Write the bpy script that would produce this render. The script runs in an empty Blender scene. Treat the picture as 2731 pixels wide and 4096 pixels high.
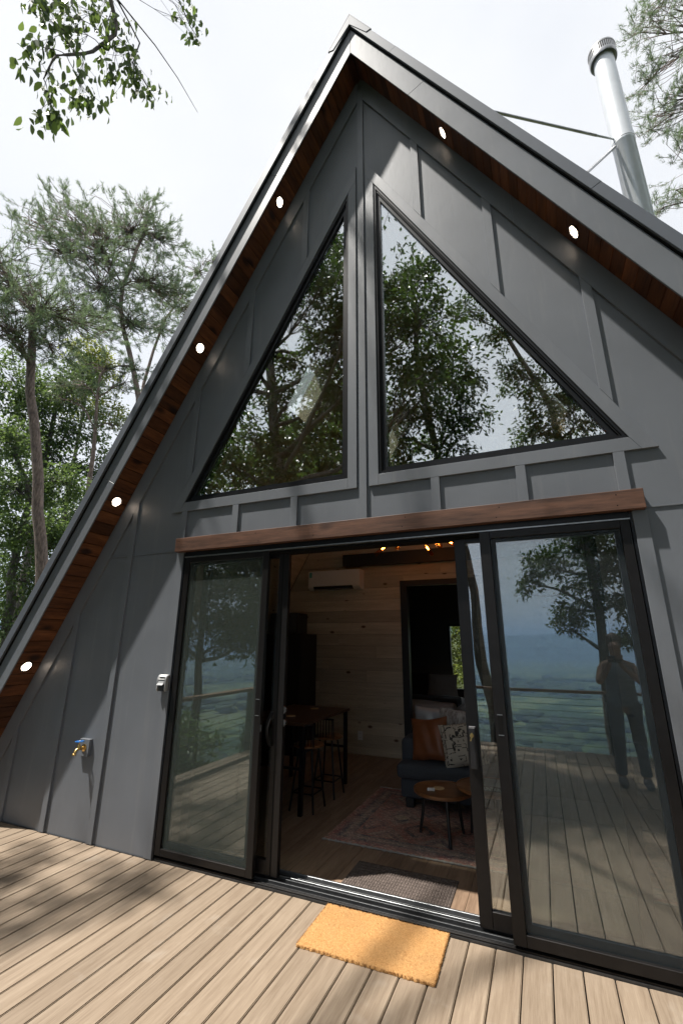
import bpy, bmesh, math, random
import numpy as np
from mathutils import Vector, Matrix

rng = np.random.default_rng(7)
random.seed(7)
sc = bpy.context.scene
COL = sc.collection
R = math.radians

# ------------------------------------------------------------------ camera
cd = bpy.data.cameras.new('camera')
cam = bpy.data.objects.new('camera', cd)
COL.objects.link(cam)
cd.sensor_fit = 'VERTICAL'; cd.sensor_height = 36.0; cd.sensor_width = 36.0
cd.lens = 1765.2 / 4096 * 36.0
cd.clip_start = 0.02; cd.clip_end = 60000
PITCH, ROLL, YAW = 0.2880, 0.0059, 0.4095
def cam_axes():
    cz, sz = math.cos(YAW), math.sin(YAW)
    B = np.array([[1, 0, 0], [0, 0, 1], [0, -1, 0]], float)
    Rz = np.array([[cz, -sz, 0], [sz, cz, 0], [0, 0, 1]])
    cx, sx = math.cos(PITCH), math.sin(PITCH)
    Rx = np.array([[1, 0, 0], [0, cx, -sx], [0, sx, cx]]).T
    cr, sr = math.cos(ROLL), math.sin(ROLL)
    Rr = np.array([[cr, -sr, 0], [sr, cr, 0], [0, 0, 1]]).T
    return Rr @ Rx @ (B @ Rz.T)
_a = cam_axes()
cam.matrix_world = Matrix(((_a[0][0], _a[1][0], _a[2][0], 1.1801), (_a[0][1], _a[1][1], _a[2][1], -3.1688),
                           (_a[0][2], _a[1][2], _a[2][2], 1.6405), (0, 0, 0, 1)))
sc.camera = cam

# ------------------------------------------------------------------ sky, sun, exposure
SUN_DIR = Vector((0.3315, 0.2230, -0.9232)).normalized()      # direction the light travels
sun_el = math.asin(-SUN_DIR.z)
w = bpy.data.worlds.new('World'); sc.world = w; w.use_nodes = True
nt = w.node_tree; nt.nodes.clear()
out = nt.nodes.new('ShaderNodeOutputWorld'); bg = nt.nodes.new('ShaderNodeBackground')
sky = nt.nodes.new('ShaderNodeTexSky'); sky.sky_type = 'NISHITA'; sky.sun_disc = False
sky.sun_elevation = sun_el; sky.sun_rotation = math.atan2(-SUN_DIR.x, -SUN_DIR.y)
sky.air_density = 1.0; sky.dust_density = 2.0; sky.ozone_density = 1.0
tc = nt.nodes.new('ShaderNodeTexCoord')
mp = nt.nodes.new('ShaderNodeMapping'); mp.inputs['Scale'].default_value = (1.2, 1.2, 2.6)
nz = nt.nodes.new('ShaderNodeTexNoise'); nz.inputs['Scale'].default_value = 1.6; nz.inputs['Detail'].default_value = 5
rp = nt.nodes.new('ShaderNodeValToRGB')
rp.color_ramp.elements[0].position = .30; rp.color_ramp.elements[0].color = (.80, .80, .80, 1)
rp.color_ramp.elements[1].position = .62; rp.color_ramp.elements[1].color = (.97, .97, .97, 1)
mx = nt.nodes.new('ShaderNodeMix'); mx.data_type = 'RGBA'
mx.inputs['B'].default_value = (5.92, 5.94, 5.98, 1)            # thin bright cloud veil
nt.links.new(tc.outputs['Generated'], mp.inputs['Vector']); nt.links.new(mp.outputs['Vector'], nz.inputs['Vector'])
nt.links.new(nz.outputs['Fac'], rp.inputs['Fac']); nt.links.new(rp.outputs['Color'], mx.inputs['Factor'])
nt.links.new(sky.outputs['Color'], mx.inputs['A']); nt.links.new(mx.outputs['Result'], bg.inputs['Color'])
bg.inputs['Strength'].default_value = 0.10
nt.links.new(bg.outputs['Background'], out.inputs['Surface'])

sl = bpy.data.lights.new('sun', 'SUN'); sl.energy = 5.0; sl.angle = R(0.9); sl.color = (1.0, .955, .89)
so = bpy.data.objects.new('sun', sl); COL.objects.link(so)
so.rotation_euler = SUN_DIR.to_track_quat('-Z', 'Y').to_euler()
so.location = (-6, -6, 20)

sc.view_settings.view_transform = 'Standard'; sc.view_settings.look = 'None'
sc.view_settings.exposure = 0.80; sc.view_settings.gamma = 1.0
sc.render.engine = 'CYCLES'
cy = sc.cycles
cy.use_denoising = True
try: cy.denoiser = 'OPENIMAGEDENOISE'
except Exception: pass
cy.max_bounces = 10; cy.diffuse_bounces = 6; cy.glossy_bounces = 4; cy.transmission_bounces = 4
cy.transparent_max_bounces = 24; cy.volume_bounces = 0
cy.caustics_reflective = False; cy.caustics_refractive = False
cy.sample_clamp_indirect = 6.0

# ------------------------------------------------------------------ materials
MATS = {}
def newmat(name):
    m = bpy.data.materials.new(name); m.use_nodes = True
    t = m.node_tree; b = t.nodes['Principled BSDF']; MATS[name] = m
    return m, t, b
def nd(t, typ, **kw):
    n = t.nodes.new(typ)
    for k, v in kw.items():
        if k in n.inputs: n.inputs[k].default_value = v
        else: setattr(n, k, v)
    return n
def ramp(t, fac, stops):
    r = t.nodes.new('ShaderNodeValToRGB'); e = r.color_ramp.elements
    while len(e) < len(stops): e.new(.5)
    for i, (p, c) in enumerate(stops):
        e[i].position = p; e[i].color = (*c, 1) if len(c) == 3 else c
    t.links.new(fac, r.inputs['Fac']); return r.outputs['Color']
def mixc(t, fac, a, b, mode='MIX'):
    m = t.nodes.new('ShaderNodeMix'); m.data_type = 'RGBA'; m.blend_type = mode
    for s, v in (('Factor', fac), ('A', a), ('B', b)):
        if isinstance(v, (int, float)): m.inputs[s].default_value = v
        elif isinstance(v, tuple): m.inputs[s].default_value = (*v, 1) if len(v) == 3 else v
        else: t.links.new(v, m.inputs[s])
    return m.outputs['Result']
def math_n(t, op, a, b=0.0, c=None):
    m = t.nodes.new('ShaderNodeMath'); m.operation = op
    for i, v in enumerate((a, b) if c is None else (a, b, c)):
        if isinstance(v, (int, float)): m.inputs[i].default_value = v
        else: t.links.new(v, m.inputs[i])
    return m.outputs[0]
def coords(t, scale=(1, 1, 1), rnd=0.0, kind='Object'):
    tc = t.nodes.new('ShaderNodeTexCoord'); mp = t.nodes.new('ShaderNodeMapping')
    mp.inputs['Scale'].default_value = scale
    t.links.new(tc.outputs[kind], mp.inputs['Vector'])
    if rnd:
        oi = t.nodes.new('ShaderNodeObjectInfo')
        v = t.nodes.new('ShaderNodeVectorMath'); v.operation = 'SCALE'
        cx = t.nodes.new('ShaderNodeCombineXYZ')
        for i in range(3): t.links.new(oi.outputs['Random'], cx.inputs[i])
        v.inputs['Scale'].default_value = rnd
        t.links.new(cx.outputs[0], v.inputs[0]); t.links.new(v.outputs[0], mp.inputs['Location'])
    return mp.outputs['Vector']
def noise(t, vec, scale, detail=4, rough=.55):
    n = nd(t, 'ShaderNodeTexNoise'); n.inputs['Scale'].default_value = scale
    n.inputs['Detail'].default_value = detail; n.inputs['Roughness'].default_value = rough
    t.links.new(vec, n.inputs['Vector']); return n.outputs['Fac']
def bump(t, b, h, strength=.2, dist=.01):
    n = nd(t, 'ShaderNodeBump'); n.inputs['Strength'].default_value = strength; n.inputs['Distance'].default_value = dist
    t.links.new(h, n.inputs['Height']); t.links.new(n.outputs['Normal'], b.inputs['Normal'])
def simple(name, c, rough=.5, metal=0.0, spec=.5, var=0.0, vs=8.0, bmp=0.0, bs=60.0):
    m, t, b = newmat(name)
    b.inputs['Base Color'].default_value = (*c, 1); b.inputs['Roughness'].default_value = rough
    b.inputs['Metallic'].default_value = metal; b.inputs['Specular IOR Level'].default_value = spec
    if var:
        v = coords(t); f = noise(t, v, vs, 5)
        lo = tuple(x * (1 - var) for x in c); hi = tuple(min(1, x * (1 + var)) for x in c)
        t.links.new(ramp(t, f, [(.3, lo), (.7, hi)]), b.inputs['Base Color'])
    if bmp:
        v = coords(t); bump(t, b, noise(t, v, bs, 3), bmp, .004)
    return m
def wood(name, c1, c2, axis, scale=6.0, stretch=14.0, rough=.6, knots=None, lo=.8, hi=1.2, bmp=.15, spec=.4, scuff=None, streak=None):
    m, t, b = newmat(name)
    s = [stretch] * 3; s['xyz'.index(axis)] = 1.0
    v = coords(t, tuple(s), rnd=37.0)
    f = noise(t, v, scale * .35, 6, .62)
    f2 = noise(t, v, scale * 1.7, 3, .6)
    ff = math_n(t, 'ADD', math_n(t, 'MULTIPLY', f, .65), math_n(t, 'MULTIPLY', f2, .35))
    c = ramp(t, ff, [(.34, c1), (.5, tuple((a + d) / 2 for a, d in zip(c1, c2))), (.66, c2)])
    if streak:
        sv = [s_ * .55 for s_ in s]; sv['xyz'.index(axis)] = .35
        g = noise(t, coords(t, tuple(sv), rnd=91.0), 2.2, 3)
        c = mixc(t, math_n(t, 'MULTIPLY', ramp(t, g, [(.42, (0, 0, 0)), (.68, (1, 1, 1))]), streak[1]), c, streak[0])
    if knots:
        col, dens, size = knots
        ks = [dens] * 3; ks['xyz'.index(axis)] = dens * .55
        vo = nd(t, 'ShaderNodeTexVoronoi'); vo.inputs['Scale'].default_value = 1.0
        t.links.new(coords(t, tuple(ks), rnd=53.0), vo.inputs['Vector'])
        k = ramp(t, vo.outputs['Distance'], [(0.0, (1, 1, 1)), (size * .45, (.9, .9, .9)), (size, (0, 0, 0))])
        c = mixc(t, k, c, col)
    if scuff:
        sn = noise(t, coords(t, (1, 1, 1), rnd=11.0), scuff[1], 4, .7)
        c = mixc(t, math_n(t, 'MULTIPLY', ramp(t, sn, [(.60, (0, 0, 0)), (.78, (1, 1, 1))]), scuff[2]), c, scuff[0])
    oi = t.nodes.new('ShaderNodeObjectInfo')
    mr = t.nodes.new('ShaderNodeMapRange'); mr.inputs['To Min'].default_value = lo; mr.inputs['To Max'].default_value = hi
    t.links.new(oi.outputs['Random'], mr.inputs['Value'])
    vm = t.nodes.new('ShaderNodeVectorMath'); vm.operation = 'SCALE'
    t.links.new(c, vm.inputs[0]); t.links.new(mr.outputs[0], vm.inputs['Scale'])
    t.links.new(vm.outputs[0], b.inputs['Base Color'])
    b.inputs['Roughness'].default_value = rough; b.inputs['Specular IOR Level'].default_value = spec
    bump(t, b, ff, bmp, .004)
    return m
def emission(name, c, s):
    m = bpy.data.materials.new(name); m.use_nodes = True; t = m.node_tree; t.nodes.clear()
    o = t.nodes.new('ShaderNodeOutputMaterial'); e = t.nodes.new('ShaderNodeEmission')
    e.inputs['Color'].default_value = (*c, 1); e.inputs['Strength'].default_value = s
    t.links.new(e.outputs[0], o.inputs['Surface']); MATS[name] = m; return m
def glass(name, r0, tint, wave=0.0, wscale=1.0):
    m = bpy.data.materials.new(name); m.use_nodes = True; t = m.node_tree; t.nodes.clear()
    o = t.nodes.new('ShaderNodeOutputMaterial'); mixs = t.nodes.new('ShaderNodeMixShader')
    tr = t.nodes.new('ShaderNodeBsdfTransparent'); tr.inputs['Color'].default_value = (*tint, 1)
    gl = t.nodes.new('ShaderNodeBsdfGlossy'); gl.inputs['Roughness'].default_value = 0.0
    gl.inputs['Color'].default_value = (.94, .97, 1.0, 1)
    lw = t.nodes.new('ShaderNodeLayerWeight'); lw.inputs['Blend'].default_value = .5
    p5 = math_n(t, 'POWER', lw.outputs['Facing'], 4.0)
    fac = math_n(t, 'MULTIPLY_ADD', p5, 1.0 - r0, r0)
    if wave:
        v = coords(t, (1, 1, .55))
        h = noise(t, v, wscale, 2, .4)
        bn = nd(t, 'ShaderNodeBump'); bn.inputs['Strength'].default_value = 1.0; bn.inputs['Distance'].default_value = wave
        t.links.new(h, bn.inputs['Height']); t.links.new(bn.outputs['Normal'], gl.inputs['Normal'])
    t.links.new(fac, mixs.inputs['Fac']); t.links.new(tr.outputs[0], mixs.inputs[1]); t.links.new(gl.outputs[0], mixs.inputs[2])
    t.links.new(mixs.outputs[0], o.inputs['Surface']); MATS[name] = m; return m
def leafmat(name, dark, light, trans, tfac=.35, rough=.45):
    m = bpy.data.materials.new(name); m.use_nodes = True; t = m.node_tree; b = t.nodes['Principled BSDF']
    o = [n for n in t.nodes if n.type == 'OUTPUT_MATERIAL'][0]
    at = t.nodes.new('ShaderNodeAttribute'); at.attribute_name = 'rnd'
    c = ramp(t, at.outputs['Fac'], [(0, dark), (.8, light), (1, tuple(min(1, x * 1.35) for x in light))])
    t.links.new(c, b.inputs['Base Color']); b.inputs['Roughness'].default_value = rough
    b.inputs['Specular IOR Level'].default_value = .35
    tl = t.nodes.new('ShaderNodeBsdfTranslucent')
    t.links.new(ramp(t, at.outputs['Fac'], [(0, tuple(x * .6 for x in trans)), (1, trans)]), tl.inputs['Color'])
    ms = t.nodes.new('ShaderNodeMixShader'); ms.inputs['Fac'].default_value = tfac
    t.links.new(b.outputs[0], ms.inputs[1]); t.links.new(tl.outputs[0], ms.inputs[2]); t.links.new(ms.outputs[0], o.inputs['Surface'])
    MATS[name] = m; return m
def bark(name, c1, c2):
    m, t, b = newmat(name)
    f = noise(t, coords(t, (9, 9, 2.2)), 2.4, 6, .7)
    t.links.new(ramp(t, f, [(.35, c1), (.66, c2)]), b.inputs['Base Color'])
    b.inputs['Roughness'].default_value = .9; bump(t, b, f, .8, .03); return m

def paint_mat(name, c, rough):
    m, t, b = newmat(name)
    v = coords(t)
    f = noise(t, v, 1.3, 4); st = noise(t, coords(t, (7, 7, .5)), 1.6, 5, .65)
    cc = ramp(t, f, [(.3, tuple(x * .90 for x in c)), (.7, tuple(x * 1.10 for x in c))])
    cc = mixc(t, math_n(t, 'MULTIPLY', ramp(t, st, [(.55, (0, 0, 0)), (.75, (1, 1, 1))]), .16), cc, (.30, .29, .27))
    t.links.new(cc, b.inputs['Base Color'])
    g = noise(t, v, 95, 3, .6); g2 = noise(t, coords(t, (1, 1, .25)), 30, 4, .6)
    h = math_n(t, 'ADD', math_n(t, 'MULTIPLY', g, .5), math_n(t, 'MULTIPLY', g2, .7))
    bump(t, b, h, .22, .004)
    r = noise(t, v, 4, 4)
    rr = math_n(t, 'MULTIPLY_ADD', r, .14, rough - .07); t.links.new(rr, b.inputs['Roughness'])
    b.inputs['Specular IOR Level'].default_value = .45
    return m
paint_mat('siding_paint', (.133, .144, .161), .46)
paint_mat('trim_paint', (.139, .150, .167), .44)
simple('black_metal', (.007, .008, .010), .34, 0, .25, var=.25, vs=20)
simple('black_rubber', (.007, .007, .007), .8, 0, .12)
simple('bronze_metal', (.009, .008, .0078), .36, 0, .26, var=.2, vs=12)
simple('aluminium', (.34, .35, .36), .36, .85, var=.15, vs=30)
simple('dark_track', (.06, .062, .065), .38, .6, var=.2, vs=25)
simple('rake_metal', (.105, .118, .140), .55, .1, .3, var=.06, vs=3)
simple('roof_metal', (.06, .065, .07), .42, .4, var=.08, vs=2)
simple('galvanized', (.72, .75, .78), .38, .25, var=.07, vs=5)
simple('cap_metal', (.42, .42, .42), .35, .9, var=.2, vs=12)
simple('brass', (.62, .42, .16), .28, 1.0, var=.15, vs=60)
simple('blue_enamel', (.03, .17, .50), .3)
simple('white_plastic', (.80, .80, .78), .45)
simple('grey_plastic', (.40, .41, .42), .4, .3)
simple('black_plastic', (.02, .02, .022), .4)
simple('teal_sticker', (.10, .45, .42), .5)
wood('soffit_wood', (.050, .016, .007), (.20, .074, .027), 'y', 5, 9, .6, knots=((.014, .005, .003), 5.0, .25), lo=.5, hi=1.35, spec=.3)
wood('header_wood', (.045, .021, .013), (.170, .082, .050), 'x', 5, 11, .55, knots=((.03, .014, .01), 3.0, .16), lo=.95, hi=1.0, scuff=((.03, .018, .014), 1.3, .75))
wood('deck_board_wood', (.188, .138, .095), (.315, .248, .182), 'y', 6, 20, .62, lo=.90, hi=1.07, bmp=.3, spec=.35,
     scuff=((.40, .36, .31), 2.3, .38), streak=((.225, .17, .118), .32))
wood('pine', (.44, .385, .285), (.67, .60, .475), 'x', 4, 14, .55, knots=((.09, .05, .025), 4.4, .125), lo=.82, hi=1.12, bmp=.08)
wood('pine_slope', (.46, .37, .24), (.68, .57, .41), 'y', 4, 14, .55, knots=((.10, .05, .02), 4.2, .105), lo=.85, hi=1.12, bmp=.08)
wood('floor_wood', (.15, .095, .062), (.34, .235, .16), 'y', 5, 12, .42, lo=.8, hi=1.15, bmp=.1)
wood('walnut', (.10, .042, .016), (.30, .135, .052), 'x', 5, 8, .35, lo=1.0, hi=1.0, bmp=.05)
wood('dark_table_wood', (.035, .018, .011), (.10, .05, .028), 'y', 5, 9, .4, lo=1, hi=1, bmp=.05)
wood('rail_wood', (.13, .075, .045), (.25, .16, .10), 'x', 5, 12, .6, lo=.9, hi=1.1)
simple('coaster_wood', (.55, .38, .20), .6, var=.12, vs=20)
simple('charcoal_fabric', (.060, .068, .080), .95, 0, .2, var=.35, vs=160, bmp=.5, bs=300)
simple('leather', (.20, .065, .022), .42, 0, .5, var=.18, vs=9, bmp=.15, bs=90)
simple('grey_linen', (.36, .34, .32), .95, 0, .2, var=.08, vs=20, bmp=.2, bs=200)
simple('white_linen', (.62, .60, .58), .95, 0, .2, var=.06, vs=12, bmp=.2, bs=150)
simple('dark_linen', (.035, .033, .034), .95, 0, .2)
simple('book_cover', (.16, .24, .25), .4, var=.3, vs=4)
simple('book_spine', (.02, .035, .035), .4)
simple('paper', (.7, .66, .58), .8)
simple('print_ink', (.62, .76, .72), .6)
simple('bedroom_wall_paint', (.10, .085, .07), .8)
simple('black_paint', (.013, .013, .014), .45)
simple('skin', (.24, .15, .11), .6); simple('hair', (.045, .028, .018), .6)
simple('tank_cloth', (.13, .16, .19), .9); simple('denim', (.085, .10, .125), .9); simple('shoe', (.10, .10, .11), .7)
emission('downlight_glow', (1.0, .80, .62), 7.5)
emission('bulb_glow', (1.0, .62, .25), 30.0)
glass('pane_glass', .46, (.90, .93, .88), wave=.0035, wscale=.9)
glass('door_glass', .22, (.62, .68, .66), wave=.0006, wscale=1.3)
glass('inner_glass', .22, (.74, .78, .76), wave=.003, wscale=1.6)
glass('sky_glass', .06, (.9, .92, .92))
leafmat('oak_leaf', (.016, .038, .010), (.050, .092, .024), (.10, .17, .035), .30)
leafmat('forest_leaf', (.032, .062, .020), (.092, .145, .045), (.20, .30, .075), .40)
leafmat('sunny_leaf', (.07, .11, .02), (.16, .20, .04), (.40, .44, .08), .45)
leafmat('spray_leaf', (.032, .062, .018), (.080, .132, .038), (.20, .29, .065), .42)
leafmat('shrub_leaf', (.03, .07, .018), (.075, .15, .035), (.16, .28, .05), .35)
leafmat('pine_needle', (.085, .125, .070), (.25, .325, .19), (.26, .35, .17), .38, .6)
bark('pine_bark', (.070, .050, .042), (.30, .225, .19)); bark('oak_bark', (.05, .043, .037), (.18, .16, .14))

# doormat, rug, mat
def mat_coir():
    m, t, b = newmat('coir')
    v = coords(t); f = noise(t, v, 140, 3, .7); g = noise(t, v, 9, 4)
    c = ramp(t, f, [(.25, (.28, .128, .042)), (.55, (.52, .275, .10)), (.8, (.64, .395, .175))])
    c = mixc(t, math_n(t, 'MULTIPLY', g, .35), c, (.62, .41, .20))
    wr2 = noise(t, coords(t), 4.5, 5, .65)
    c = mixc(t, math_n(t, 'MULTIPLY', ramp(t, wr2, [(.45, (0, 0, 0)), (.68, (1, 1, 1))]), .28), c, (.27, .15, .065))
    t.links.new(c, b.inputs['Base Color']); b.inputs['Roughness'].default_value = 1.0; b.inputs['Specular IOR Level'].default_value = .1
    bump(t, b, f, .9, .006)
mat_coir()
simple('taupe_rubber', (.115, .092, .080), .9, 0, .2, var=.25, vs=40)
def mat_rug():
    m, t, b = newmat('rug_weave')
    tc = t.nodes.new('ShaderNodeTexCoord'); sp = t.nodes.new('ShaderNodeSeparateXYZ'); t.links.new(tc.outputs['Object'], sp.inputs[0])
    x, y = sp.outputs['X'], sp.outputs['Y']
    n = noise(t, coords(t, (1, 1, 1)), 60, 4, .75); nb = noise(t, coords(t, (1, 7, 1)), 26, 4, .7); nl = noise(t, coords(t), 2.3, 3)
    ax = math_n(t, 'ABSOLUTE', math_n(t, 'SUBTRACT', math_n(t, 'MODULO', math_n(t, 'ADD', x, 8.0), .46), .23))
    ay = math_n(t, 'ABSOLUTE', math_n(t, 'SUBTRACT', math_n(t, 'MODULO', math_n(t, 'ADD', y, 8.1), .52), .26))
    dia = math_n(t, 'ADD', ax, math_n(t, 'MULTIPLY', ay, .9))
    q = math_n(t, 'SNAP', math_n(t, 'ADD', dia, math_n(t, 'MULTIPLY', n, .05)), .055)
    c = ramp(t, math_n(t, 'MULTIPLY', q, 2.2), [(0, (.30, .24, .16)), (.16, (.045, .055, .07)), (.33, (.24, .20, .15)), (.45, (.25, .115, .09)), (.62, (.05, .055, .065)), (.8, (.25, .14, .11))])
    for r in bpy.data.materials['rug_weave'].node_tree.nodes:
        if r.type == 'VALTORGB' and len(r.color_ramp.elements) == 6: r.color_ramp.interpolation = 'CONSTANT'
    c = mixc(t, ramp(t, nl, [(.4, (0, 0, 0)), (.6, (1, 1, 1))]), c, mixc(t, .55, c, (.27, .10, .08)))
    # border bands
    ex = math_n(t, 'SUBTRACT', 1.37, math_n(t, 'ABSOLUTE', x)); ey = math_n(t, 'SUBTRACT', .785, math_n(t, 'ABSOLUTE', y))
    e = math_n(t, 'MINIMUM', ex, ey)
    band = ramp(t, math_n(t, 'MULTIPLY', e, 3.0), [(0, (.28, .17, .12)), (.12, (.26, .09, .075)), (.34, (.06, .06, .07)), (.44, (.25, .19, .14)), (.62, (.05, .055, .07)), (.66, (.24, .09, .07))])
    inb = math_n(t, 'LESS_THAN', e, math_n(t, 'MULTIPLY_ADD', n, .05, .21))
    c = mixc(t, inb, c, band)
    nw_ = noise(t, coords(t), 9, 5, .75)
    c = mixc(t, math_n(t, 'MULTIPLY', ramp(t, nw_, [(.42, (0, 0, 0)), (.58, (1, 1, 1))]), .75), c, (.27, .165, .125))
    c = mixc(t, math_n(t, 'MULTIPLY', ramp(t, nb, [(.42, (0, 0, 0)), (.58, (1, 1, 1))]), .85), c, (.05, .05, .055))
    c = mixc(t, math_n(t, 'MULTIPLY', ramp(t, n, [(.52, (0, 0, 0)), (.7, (1, 1, 1))]), .6), c, (.40, .33, .26))
    vs_ = t.nodes.new('ShaderNodeVectorMath'); vs_.operation = 'SCALE'; vs_.inputs['Scale'].default_value = 2.35; t.links.new(c, vs_.inputs[0])
    t.links.new(vs_.outputs[0], b.inputs['Base Color']); b.inputs['Roughness'].default_value = 1; b.inputs['Specular IOR Level'].default_value = .1
    bump(t, b, nb, .8, .006)
mat_rug()
def mat_pattern():
    m, t, b = newmat('patterned_cloth')
    v = coords(t); n = noise(t, v, 26, 3, .6)
    ch = nd(t, 'ShaderNodeTexVoronoi'); ch.distance = 'CHEBYCHEV'; ch.inputs['Scale'].default_value = 15
    t.links.new(v, ch.inputs['Vector'])
    k = math_n(t, 'GREATER_THAN', math_n(t, 'SINE', math_n(t, 'MULTIPLY', ch.outputs['Distance'], 16)), .72)
    k = math_n(t, 'MULTIPLY', k, math_n(t, 'GREATER_THAN', n, .44))
    c = mixc(t, k, (.50, .45, .37), (.045, .04, .036))
    t.links.new(c, b.inputs['Base Color']); b.inputs['Roughness'].default_value = .95
mat_pattern()
def mat_fur():
    m, t, b = newmat('fur')
    v = coords(t, (3, 3, 1)); n = noise(t, v, 8, 5, .7)
    t.links.new(ramp(t, n, [(.35, (.17, .13, .11)), (.6, (.55, .52, .49))]), b.inputs['Base Color'])
    b.inputs['Roughness'].default_value = 1; bump(t, b, n, 1, .02)
mat_fur()
def mat_screen():
    m = glass('amber_glass', .06, (1.0, .45, .12)); return m
mat_screen()
def screen(name, fac, c):
    m = bpy.data.materials.new(name); m.use_nodes = True; t = m.node_tree; t.nodes.clear()
    o = t.nodes.new('ShaderNodeOutputMaterial'); ms = t.nodes.new('ShaderNodeMixShader'); tr = t.nodes.new('ShaderNodeBsdfTransparent'); df = t.nodes.new('ShaderNodeBsdfDiffuse')
    df.inputs['Color'].default_value = (*c, 1); n = noise(t, coords(t, (1, 1, 1)), 220, 2)
    t.links.new(math_n(t, 'MULTIPLY_ADD', n, fac * .8, fac * .6), ms.inputs['Fac'])
    t.links.new(tr.outputs[0], ms.inputs[1]); t.links.new(df.outputs[0], ms.inputs[2]); t.links.new(ms.outputs[0], o.inputs['Surface']); MATS[name] = m
screen('fine_screen', .15, (.115, .14, .125)); screen('thin_screen', .065, (.11, .14, .15))
def mat_ground():
    m, t, b = newmat('forest_ground')
    v = coords(t); n = noise(t, v, .9, 5); n2 = noise(t, v, .0035, 5, .6); n3 = noise(t, v, .03, 5, .65)
    c = ramp(t, n, [(.35, (.035, .045, .018)), (.65, (.075, .085, .032))])
    far = ramp(t, n2, [(.40, (.022, .045, .016)), (.50, (.035, .065, .02)), (.53, (.13, .17, .06)), (.62, (.17, .19, .09)), (.68, (.03, .05, .02))])
    far = mixc(t, math_n(t, 'MULTIPLY', n3, .5), far, (.03, .055, .02))
    gm = t.nodes.new('ShaderNodeNewGeometry'); ln = t.nodes.new('ShaderNodeVectorMath'); ln.operation = 'LENGTH'
    t.links.new(gm.outputs['Position'], ln.inputs[0])
    k = nd(t, 'ShaderNodeMapRange'); k.inputs['From Min'].default_value = 60; k.inputs['From Max'].default_value = 400
    t.links.new(ln.outputs['Value'], k.inputs['Value'])
    t.links.new(mixc(t, k.outputs[0], c, far), b.inputs['Base Color']); b.inputs['Roughness'].default_value = 1
    b.inputs['Specular IOR Level'].default_value = .1
mat_ground()
leafmat('far_canopy', (.012, .026, .010), (.038, .066, .022), (.08, .12, .03), .1, .9)
simple('forest_hill', (.022, .045, .018), 1, 0, .1, var=.35, vs=.004)

# ------------------------------------------------------------------ mesh helpers
def wloc(p):
    return Vector((0, 0, 0)) if p is None else (p.location + wloc(p.parent))
def link(name, me, mat, parent=None, loc=None):
    """me is in world coordinates unless loc is given; with a parent the verts are shifted to its base"""
    o = bpy.data.objects.new(name, me); COL.objects.link(o)
    if mat: me.materials.clear(); me.materials.append(MATS[mat])
    if parent is not None:
        o.parent = parent
        if loc is None: me.transform(Matrix.Translation(-wloc(parent)))
        else: o.location = Vector(loc) - wloc(parent)
    elif loc is not None: o.location = loc
    return o
def empty(name, loc, label=None, cat=None, group=None):
    o = bpy.data.objects.new(name, None); COL.objects.link(o); o.location = loc; o.empty_display_size = .1
    return tag(o, label, cat, group)
def tag(o, label=None, cat=None, group=None, kind=None):
    if label: o['label'] = label
    if cat: o['category'] = cat
    if group: o['group'] = group
    if kind: o['kind'] = kind
    return o
def bm_me(bm, name='m', smooth=False):
    me = bpy.data.meshes.new(name)
    bmesh.ops.recalc_face_normals(bm, faces=bm.faces)
    bm.to_mesh(me); bm.free()
    if smooth:
        me.polygons.foreach_set('use_smooth', [True] * len(me.polygons))
        me.set_sharp_from_angle(angle=R(42))
    return me
def bm_box(bm, x0, x1, y0, y1, z0, z1):
    vs = [bm.verts.new(p) for p in ((x0, y0, z0), (x1, y0, z0), (x1, y1, z0), (x0, y1, z0), (x0, y0, z1), (x1, y0, z1), (x1, y1, z1), (x0, y1, z1))]
    fs = [bm.faces.new([vs[i] for i in f]) for f in ((0, 3, 2, 1), (4, 5, 6, 7), (0, 1, 5, 4), (1, 2, 6, 5), (2, 3, 7, 6), (3, 0, 4, 7))]
    return vs, fs
def box_me(x0, x1, y0, y1, z0, z1, bev=0, seg=1, smooth=False):
    bm = bmesh.new(); bm_box(bm, x0, x1, y0, y1, z0, z1)
    if bev: bmesh.ops.bevel(bm, geom=bm.edges[:] , offset=bev, segments=seg, affect='EDGES', profile=.5)
    return bm_me(bm, smooth=smooth)
def box(name, x0, x1, y0, y1, z0, z1, mat, parent=None, bev=0.0, seg=1, smooth=False):
    return link(name, box_me(x0, x1, y0, y1, z0, z1, bev, seg, smooth), mat, parent)
def prism_me(poly, y0, y1, bev=0):
    bm = bmesh.new()
    a = [bm.verts.new((x, y0, z)) for x, z in poly]; b = [bm.verts.new((x, y1, z)) for x, z in poly]
    n = len(poly); bm.faces.new(a); bm.faces.new(b[::-1])
    for i in range(n): bm.faces.new((a[i], b[i], b[(i + 1) % n], a[(i + 1) % n]))
    bmesh.ops.recalc_face_normals(bm, faces=bm.faces)
    if bev:
        fe = [e for e in bm.edges if all(v.co.y == e.verts[0].co.y for v in e.verts) and abs(e.verts[0].co.y - y0) < 1e-6]
        bmesh.ops.bevel(bm, geom=fe, offset=bev, segments=1, affect='EDGES')
    return bm_me(bm)
def prism(name, poly, y0, y1, mat, parent=None, bev=0.0):
    return link(name, prism_me(poly, y0, y1, bev), mat, parent)
def frame_of(d):
    d = Vector(d).normalized(); u = d.cross(Vector((0, 0, 1)))
    if u.length < 1e-4: u = Vector((1, 0, 0))
    u.normalize(); return u, d.cross(u).normalized()
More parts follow.
